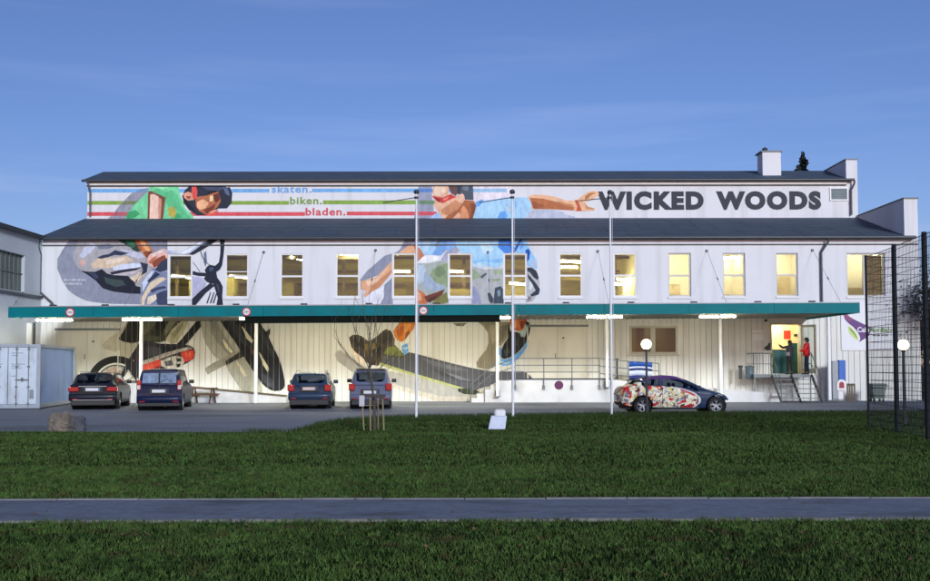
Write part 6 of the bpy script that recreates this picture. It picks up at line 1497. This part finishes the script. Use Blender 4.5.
def panel(a, b, ha, hb, par, spx=.09, spz=.2):
    q = MB(); d = b - a; n_ = int(d.length / spx); rw = .0035
    for k in range(1, n_): c_ = a + d * k / n_; h_ = ha + (hb - ha) * k / n_; q.box(c_.x - rw, c_.x + rw, c_.y - rw, c_.y + rw, .04, h_)
    H_m = max(ha, hb); k = 0
    z = .06
    while z < H_m:
        if z < min(ha, hb):
            for o_ in (0, .0): q.tube((a.x, a.y, z), (b.x, b.y, z), .0065, n=5, cap=False)
        z += spz
    q.tube((a.x, a.y, ha - .01), (b.x, b.y, hb - .01), .009, n=5, cap=False)
    q.build('mesh_panel', fm, par, abs_=False)
for i in range(4): panel(pl_[i], pl_[i + 1], hts[i], hts[i + 1], fence)
fence2 = thing('mesh_fence', (fp1.x + .09, fp1.y + .02, ZS), 0, 'rear run of dark mesh fence going right from the corner post', 'fence')
for k in range(1, 5):
    x = k * 2.5; q = MB(); q.bbox(x - .03, x + .03, -.03, .03, 0, hts[0] + .03, .008); q.build('post', fm, fence2, abs_=False)
    panel(Vector(((k - 1) * 2.5, 0, 0)), Vector((x, 0, 0)), hts[0], hts[0], fence2, .1, .2)
# ================================================================== young tree with stakes
bark = mat('young_bark', (.075, .06, .045), .9, var=.3, scale=8)
stk = mat('stake_wood', (.26, .20, .12), .8, var=.2, scale=5)
tp = gnd(374.6, 430.2, ZS); Yt = tp.y
tr = thing('young_tree', (tp.x, Yt, ZS), 0, 'leafless young tree tied between wooden stakes on the verge', 'tree')
def TP(px, py, dy=0): v = at(px, py, Yt); return Vector((v.x - tp.x, dy, v.z - ZS))
q = MB(); q.path([TP(374.6, 431), TP(374.2, 405), TP(372, 385), TP(369.5, 370)], .03, 8); q.tube(TP(374.6, 431), TP(374.2, 405), .045, .03); q.build('trunk', bark, tr, abs_=False)
rt = random.Random(11); q = MB()
def branch(a, d, l, r_, dep):
    n_ = 4; p_ = a; dd = d.normalized()
    for k in range(n_):
        nd = (dd + Vector((rt.uniform(-.16, .16), rt.uniform(-.2, .2), rt.uniform(-.05, .16)))).normalized(); e = p_ + nd * l / n_
        q.tube(p_, e, r_ * (1 - k / n_ * .6), r_ * (1 - (k + 1) / n_ * .6), n=5, cap=False)
        if dep > 0 and k > 0 and rt.random() < .85:
            s_ = Vector((rt.uniform(-1, 1), rt.uniform(-1, 1), rt.uniform(.1, .9))); branch(e, nd + s_ * .8, l * rt.uniform(.35, .6), r_ * .5, dep - 1)
        p_, dd = e, nd
for (x1_, y1_, x2_, y2_, dy) in ((369.5, 370, 346, 322, .2), (369.5, 370, 361, 318, -.3), (370, 368, 371, 314, .1), (370, 368, 382, 326, .3), (371, 374, 326, 341, -.1), (371, 375, 398, 352, .2), (370, 370, 355, 334, .5), (370, 368, 390, 336, -.5), (370, 366, 366, 322, .4), (371.6, 380, 352, 362, .2), (371.4, 378, 393, 372, -.2), (370, 368, 377, 318, -.2)):
    a, b_ = TP(x1_, y1_), TP(x2_, y2_, dy); branch(a, b_ - a, (b_ - a).length, .013, 2)
q.build('crown', bark, tr, abs_=False)
sts = thing('tree_stakes', (tp.x, Yt, ZS), 0, 'four wooden stakes with crossbars round the young tree', 'tree support')
for (x1_, y1_, x2_, y2_, dy) in ((364.6, 431, 362.6, 398, -.15), (371.6, 432, 371.2, 397, -.3), (384.4, 431.4, 383, 398, -.15), (377, 430.4, 376.6, 398, .35)):
    q = MB(); q.tube(TP(x1_, y1_, dy), TP(x2_, y2_, dy), .022, n=8); q.build('stake', stk, sts, abs_=False)
for (a, b_) in ((TP(360.4, 394.8, -.2), TP(384.6, 397.2, -.2)), (TP(360.4, 396.4, .38), TP(384.6, 396, .38))):
    q = MB(); q.tube(a, b_, .028, n=8); q.build('crossbar', mat('dark_crossbar', (.07, .055, .04), .8), sts, abs_=False)
# white bag tied to the stake
q = MB(); v = at(361.8, 401, Yt - .3); q.bbox(v.x - .07, v.x + .07, v.y - .02, v.y + .02, v.z - .14, v.z + .14, .015); seated(q, 'paper_notice', mat('notice_white', (.5, .5, .54), .8), 'small white notice hanging on the left tree stake', 'notice')

# ================================================================== spruce and trees behind
needle = mat('spruce_needles', (.014, .022, .018), .9, var=.4, scale=3)
dark_leaf = mat('dusk_leaves', (.020, .024, .016), .9, var=.5, scale=1.2); twig = mat('dark_twigs', (.04, .028, .022), .9, var=.3)
def spruce(x, Y, H_, Rb, label):
    r = thing('spruce_tree', (x, Y, 0), 0, label, 'tree')
    q = MB(); q.tube((0, 0, 0), (0, 0, H_ - .2), .25, .03, n=8); q.build('trunk', bark, r, abs_=False)
    q = MB(); rs = random.Random(4); z = 2.0
    while z < H_:
        f = 1 - (z - 2) / (H_ - 2); n_ = int(6 + 14 * f)
        for k in range(n_):
            a = rs.uniform(0, 6.283); l = (Rb * f + .12) * rs.uniform(.55, 1.1); d = Vector((math.cos(a), math.sin(a), 0)); tip = d * l + Vector((0, 0, z - l * .25 + rs.uniform(-.05, .1)))
            sd = Vector((-d.y, d.x, 0)) * l * .22
            m_ = Vector((0, 0, z)).lerp(tip, .6)
            q.add([(0, 0, z), m_ + sd + Vector((0, 0, -.1)), tip, m_ - sd + Vector((0, 0, -.1))], [(0, 1, 2, 3)])
            q.add([(0, 0, z + .1), m_ + sd * .7 + Vector((0, 0, -.3)), tip, m_ - sd * .7 + Vector((0, 0, .05))], [(0, 1, 2, 3)])
        z += .16 + .12 * f
    q.build('crown', needle, r, abs_=False); return r
Ysp = 66; spruce(AX(802.6, Ysp, 160), Ysp, AZ(150.5, Ysp, 802), 5.6, 'dark spruce top rising behind the upper roof right of the chimney')
def broad(x, Y, H_, W_, seed, label, m=None):
    r = thing('bare_tree', (x, Y, 0), 0, label, 'tree', 'dark trees behind the fence')
    rs = random.Random(seed); q = MB(); q.tube((0, 0, 0), (0, 0, H_ * .45), .22, .14, n=8)
    tips = []
    def br(a, d, l, r_, dep):
        e = a + d * l; q.tube(a, e, r_, r_ * .6, n=5, cap=False)
        if dep == 0: tips.append(e); return
        for _ in range(3):
            nd = (d + Vector((rs.uniform(-.8, .8), rs.uniform(-.8, .8), rs.uniform(-.25, .6)))).normalized(); br(e, nd, l * rs.uniform(.6, .8), r_ * .55, dep - 1)
    for _ in range(5): br(Vector((0, 0, H_ * rs.uniform(.2, .45))), Vector((rs.uniform(-.9, .9), rs.uniform(-.9, .9), 1)).normalized(), H_ * .2, .09, 4)
    q.build('trunk', twig, r, abs_=False)
    V = []; q = MB()
    for i in range(5200):
        t_ = rs.choice(tips); c_ = t_ + Vector((rs.gauss(0, .45), rs.gauss(0, .45), rs.gauss(0, .4)))
        s_ = rs.uniform(.04, .10); u = Vector((rs.uniform(-1, 1), rs.uniform(-1, 1), rs.uniform(-1, 1))).normalized() * s_; w_ = u.orthogonal().normalized() * s_ * .7
        q.add([c_ - u, c_ + w_, c_ + u, c_ - w_], [(0, 1, 2, 3)])
    q.build('crown', m or dark_leaf, r, abs_=False)
rust = mat('rusty_leaves', (.055, .026, .018), .9, var=.4, scale=1.5)
for i, (px, Y, H_, m, lb_) in enumerate(((956, 50, 5.2, rust, 'rusty-leaved tree just beyond the right end of the hall'), (942, 57, 4.4, dark_leaf, 'low dark tree behind the right end of the hall'), (962, 47, 6.2, dark_leaf, 'tall dark tree past the right edge behind the fence'), (958, 60, 6.6, rust, 'tall rusty tree further behind at the right edge'))):
    broad(AX(px, Y, 350), Y, H_, 3, 20 + i, lb_, m)
# low wall / hedge at the foot of those trees
q = MB(); rs = random.Random(2)
for i in range(9000):
    c_ = Vector((rs.uniform(22.0, 32), rs.uniform(47, 49), abs(rs.gauss(0, .9)) % 2.4)); s_ = rs.uniform(.05, .12); u = Vector((rs.uniform(-1, 1), rs.uniform(-1, 1), rs.uniform(-1, 1))).normalized() * s_; w_ = u.orthogonal().normalized() * s_ * .7
    q.add([c_ - u, c_ + w_, c_ + u, c_ - w_], [(0, 1, 2, 3)])
o = q.build('hedge', dark_leaf); reorigin(o, (27, 48, 0)); tag(o, 'dark hedge at the foot of the trees right of the hall', 'hedge')

# ================================================================== people on the landing
skin_m = mat('skin', (.42, .26, .19), .6, var=.05); hair_m = mat('dark_hair', (.012, .010, .009), .7); jeans = mat('dark_jeans', (.02, .03, .06), .85); jkt_b = mat('black_jacket', (.014, .016, .02), .7); jkt_r = mat('red_jacket', rgb(205, 22, 34), .6, var=.1); trs_b = mat('black_trousers', (.012, .012, .016), .85); shoe_m = mat('dark_shoes', (.02, .018, .018), .6)
def skinned(name, V, E, rad, m, parent, sub=1, root_i=0):
    me = bpy.data.meshes.new(name); me.from_pydata([tuple(v) for v in V], E, []); o = bpy.data.objects.new(name, me); C.objects.link(o)
    md = o.modifiers.new('s', 'SKIN'); md.use_smooth_shade = True
    for i, r_ in enumerate(rad):
        sv = me.skin_vertices[0].data[i]; sv.radius = (r_, r_) if not isinstance(r_, tuple) else r_; sv.use_root = (i == root_i)
    ss_ = o.modifiers.new('u', 'SUBSURF'); ss_.levels = sub; ss_.render_levels = sub
    bpy.context.view_layer.update()
    m2_ = bpy.data.meshes.new_from_object(o.evaluated_get(bpy.context.evaluated_depsgraph_get())); m2_.materials.clear(); m2_.materials.append(m)
    for p_ in m2_.polygons: p_.use_smooth = True
    o.modifiers.clear(); o.data = m2_; bpy.data.meshes.remove(me); o.parent = parent; return o
def person(loc, rz_, H_, label, jm, tm, hm, armL, armR, bulk=1.0, hood=False, legs=((.02, 0), (-.03, 0)), long_hair=False):
    """faces +y before rotation; arms = (elbow, wrist) offsets from the shoulder"""
    k = H_ / 1.75; r = thing('person', loc, rz_, label, 'person')
    S = lambda x, y, z: Vector((x, y, z)) * k
    pel, wst, chs, nck, hd0, hd1 = S(0, 0, .93), S(0, .01, 1.08), S(0, 0, 1.32), S(0, 0, 1.46), S(0, .015, 1.56), S(0, .02, 1.66)
    V = [pel, wst, chs, nck, hd0, hd1]; rad = [.12, .11, .13, .055, .075, .085]; E = [(0, 1), (1, 2), (2, 3), (3, 4), (4, 5)]
    legV = []
    for s, (fy, _) in zip((-1, 1), legs):
        b = len(V); V += [S(s * .09, 0, .88), S(s * .10, fy * .5 + .02, .48), S(s * .10, fy, .09), S(s * .11, fy + .13, .04)]; rad += [.085, .058, .042, .035]; E += [(0, b), (b, b + 1), (b + 1, b + 2), (b + 2, b + 3)]
        legV.append(V[b:b + 4])
    armsV = []
    for s, (el, wr) in ((-1, armL), (1, armR)):
        b = len(V); sh = S(s * .19, 0, 1.40); e_ = sh + Vector(el) * k; w_ = e_ + Vector(wr) * k; V += [sh, e_, w_]; rad += [.055, .042, .028]; E += [(2, b), (b, b + 1), (b + 1, b + 2)]; armsV.append((sh, e_, w_))
        d = (w_ - e_).normalized(); pb = len(V); palm = w_ + d * .06 * k; V += [palm]; rad += [(.036, .018)]; E += [(b + 2, pb)]
        sd = d.cross(Vector((0, 0, 1)));  sd = (sd if sd.length > .1 else Vector((1, 0, 0))).normalized(); cu = d.cross(sd).normalized()
        for f_, ln in zip((-1.5, -.5, .5, 1.5), (.062, .075, .078, .066)):
            q0 = len(V); c0 = palm + sd * f_ * .017 * k + d * .02; c1 = c0 + d * ln * .5 * k; c2 = c1 + (d * .8 - cu * .55).normalized() * ln * .5 * k; V += [c0, c1, c2]; rad += [.009, .0085, .007]; E += [(pb, q0), (q0, q0 + 1), (q0 + 1, q0 + 2)]
        q0 = len(V); c0 = w_ + d * .03 - sd * .03 * k; c1 = c0 - sd * .025 * k + d * .035 * k; V += [c0, c1]; rad += [.011, .009]; E += [(pb, q0), (q0, q0 + 1)]
    skinned('body', V, E, [(t[0] * k, t[1] * k) if isinstance(t, tuple) else t * k for t in rad], skin_m, r, 1, 0)
    # face
    q = MB(); hc = S(0, .02, 1.615)
    q.ball(hc + S(0, .087, -.005), .014 * k, sc_=(.8, 1.1, 1.5), seg=8, rings=6); q.ball(hc + S(.088, 0, 0), .022 * k, sc_=(.4, .8, 1.3), seg=8, rings=6); q.ball(hc + S(-.088, 0, 0), .022 * k, sc_=(.4, .8, 1.3), seg=8, rings=6); q.build('face_features', skin_m, r, abs_=False)
    q = MB(); q.ball(hc + S(.032, .078, .02), .011 * k, seg=8, rings=6); q.ball(hc + S(-.032, .078, .02), .011 * k, seg=8, rings=6); q.box(*[v * k for v in (-.022, .022, .095, .10, 1.565, 1.572)]); q.build('eyes_and_mouth', hair_m, r, abs_=False)
    # hair
    q = MB(); q.ball(S(0, -.005, 1.655), .104 * k, sc_=(.95, 1.02, .92), seg=16, rings=12); q.ball(S(0, -.045, 1.61), .088 * k, sc_=(1, .9, 1.15), seg=14, rings=10)
    if long_hair: q.ball(S(0, -.07, 1.50), .085 * k, sc_=(1.1, .6, 1.7), seg=14, rings=10)
    q.build('hair', hm, r, abs_=False)
    # jacket
    V = [S(0, 0, .78), S(0, 0, 1.02), S(0, 0, 1.30), S(0, 0, 1.44), S(0, 0, 1.50)]; rad = [(.175, .135), (.165, .13), (.185, .14), (.10, .09), (.075, .075)]; E = [(0, 1), (1, 2), (2, 3), (3, 4)]
    for sh, e_, w_ in armsV:
        b = len(V); V += [sh, e_, e_.lerp(w_, .93)]; rad += [.075, .060, .048]; E += [(2, b), (b, b + 1), (b + 1, b + 2)]
    skinned('jacket', V, E, [(t[0] * k * bulk, t[1] * k * bulk) if isinstance(t, tuple) else t * k * bulk for t in rad], jm, r, 2, 0)
    if hood: q = MB(); q.ball(S(0, -.085, 1.44), .09 * k, sc_=(1.25, .55, .6), seg=14, rings=8); q.build('hood', jm, r, abs_=False)
    V = [S(0, 0, 1.02), S(0, 0, .90)]; rad = [(.15, .12), (.15, .12)]; E = [(0, 1)]
    for lv in legV:
        b = len(V); V += [lv[0] - S(0, 0, .06), lv[1], lv[2] + S(0, 0, .0)]; rad += [.095, .075, .062]; E += [(1, b), (b, b + 1), (b + 1, b + 2)]
    skinned('trousers', V, E, [(t[0] * k, t[1] * k) if isinstance(t, tuple) else t * k for t in rad], tm, r, 2, 0)
    for lv in legV: q = MB(); f_ = lv[3]; q.bbox(f_.x - .04 * k, f_.x + .04 * k, f_.y - .18 * k, f_.y + .04 * k, 0, .055 * k, .02, seg=3); q.bbox(f_.x - .038 * k, f_.x + .038 * k, f_.y - .175 * k, f_.y - .06 * k, .03, .10 * k, .02, seg=2); q.build('shoe', shoe_m, r, abs_=False)
    return r
x_ = AX(789.8, 46.6, 375)
pA = person((x_, 46.55, 1.283), R(28), 1.64, 'person in a black jacket with dark hair reaching up in the lit doorway', jkt_b, trs_b, hair_m, ((-.20, .10, -.05), (-.10, .16, .17)), ((.05, .05, -.27), (-.06, .16, -.14)), 1.12, True, ((.03, 0), (-.05, 0)), True)
x_ = AX(806.6, 46.3, 375)
pB = person((x_, 46.25, 1.283), R(62), 1.76, 'person in a bright red jacket and dark jeans standing right of the doorway', jkt_r, jeans, hair_m, ((-.05, .06, -.27), (.02, .22, -.02)), ((.05, .0, -.28), (-.02, .06, -.23)), 1.32, True, ((.05, 0), (-.04, 0)))
# handbag of the woman at the door
q = MB(); v = at(787.6, 353.5, 46.4); q.bbox(v.x - .10, v.x + .10, v.y - .05, v.y + .05, v.z - .12, v.z + .07, .03); q.path([v + Vector((-.08, 0, .06)), v + Vector((0, .03, .22)), v + Vector((.08, 0, .06))], .01, 6)
seated(q, 'shoulder_bag', mat('grey_bag', (.16, .16, .17), .7), 'grey shoulder bag at the hip of the person in black', 'bag')
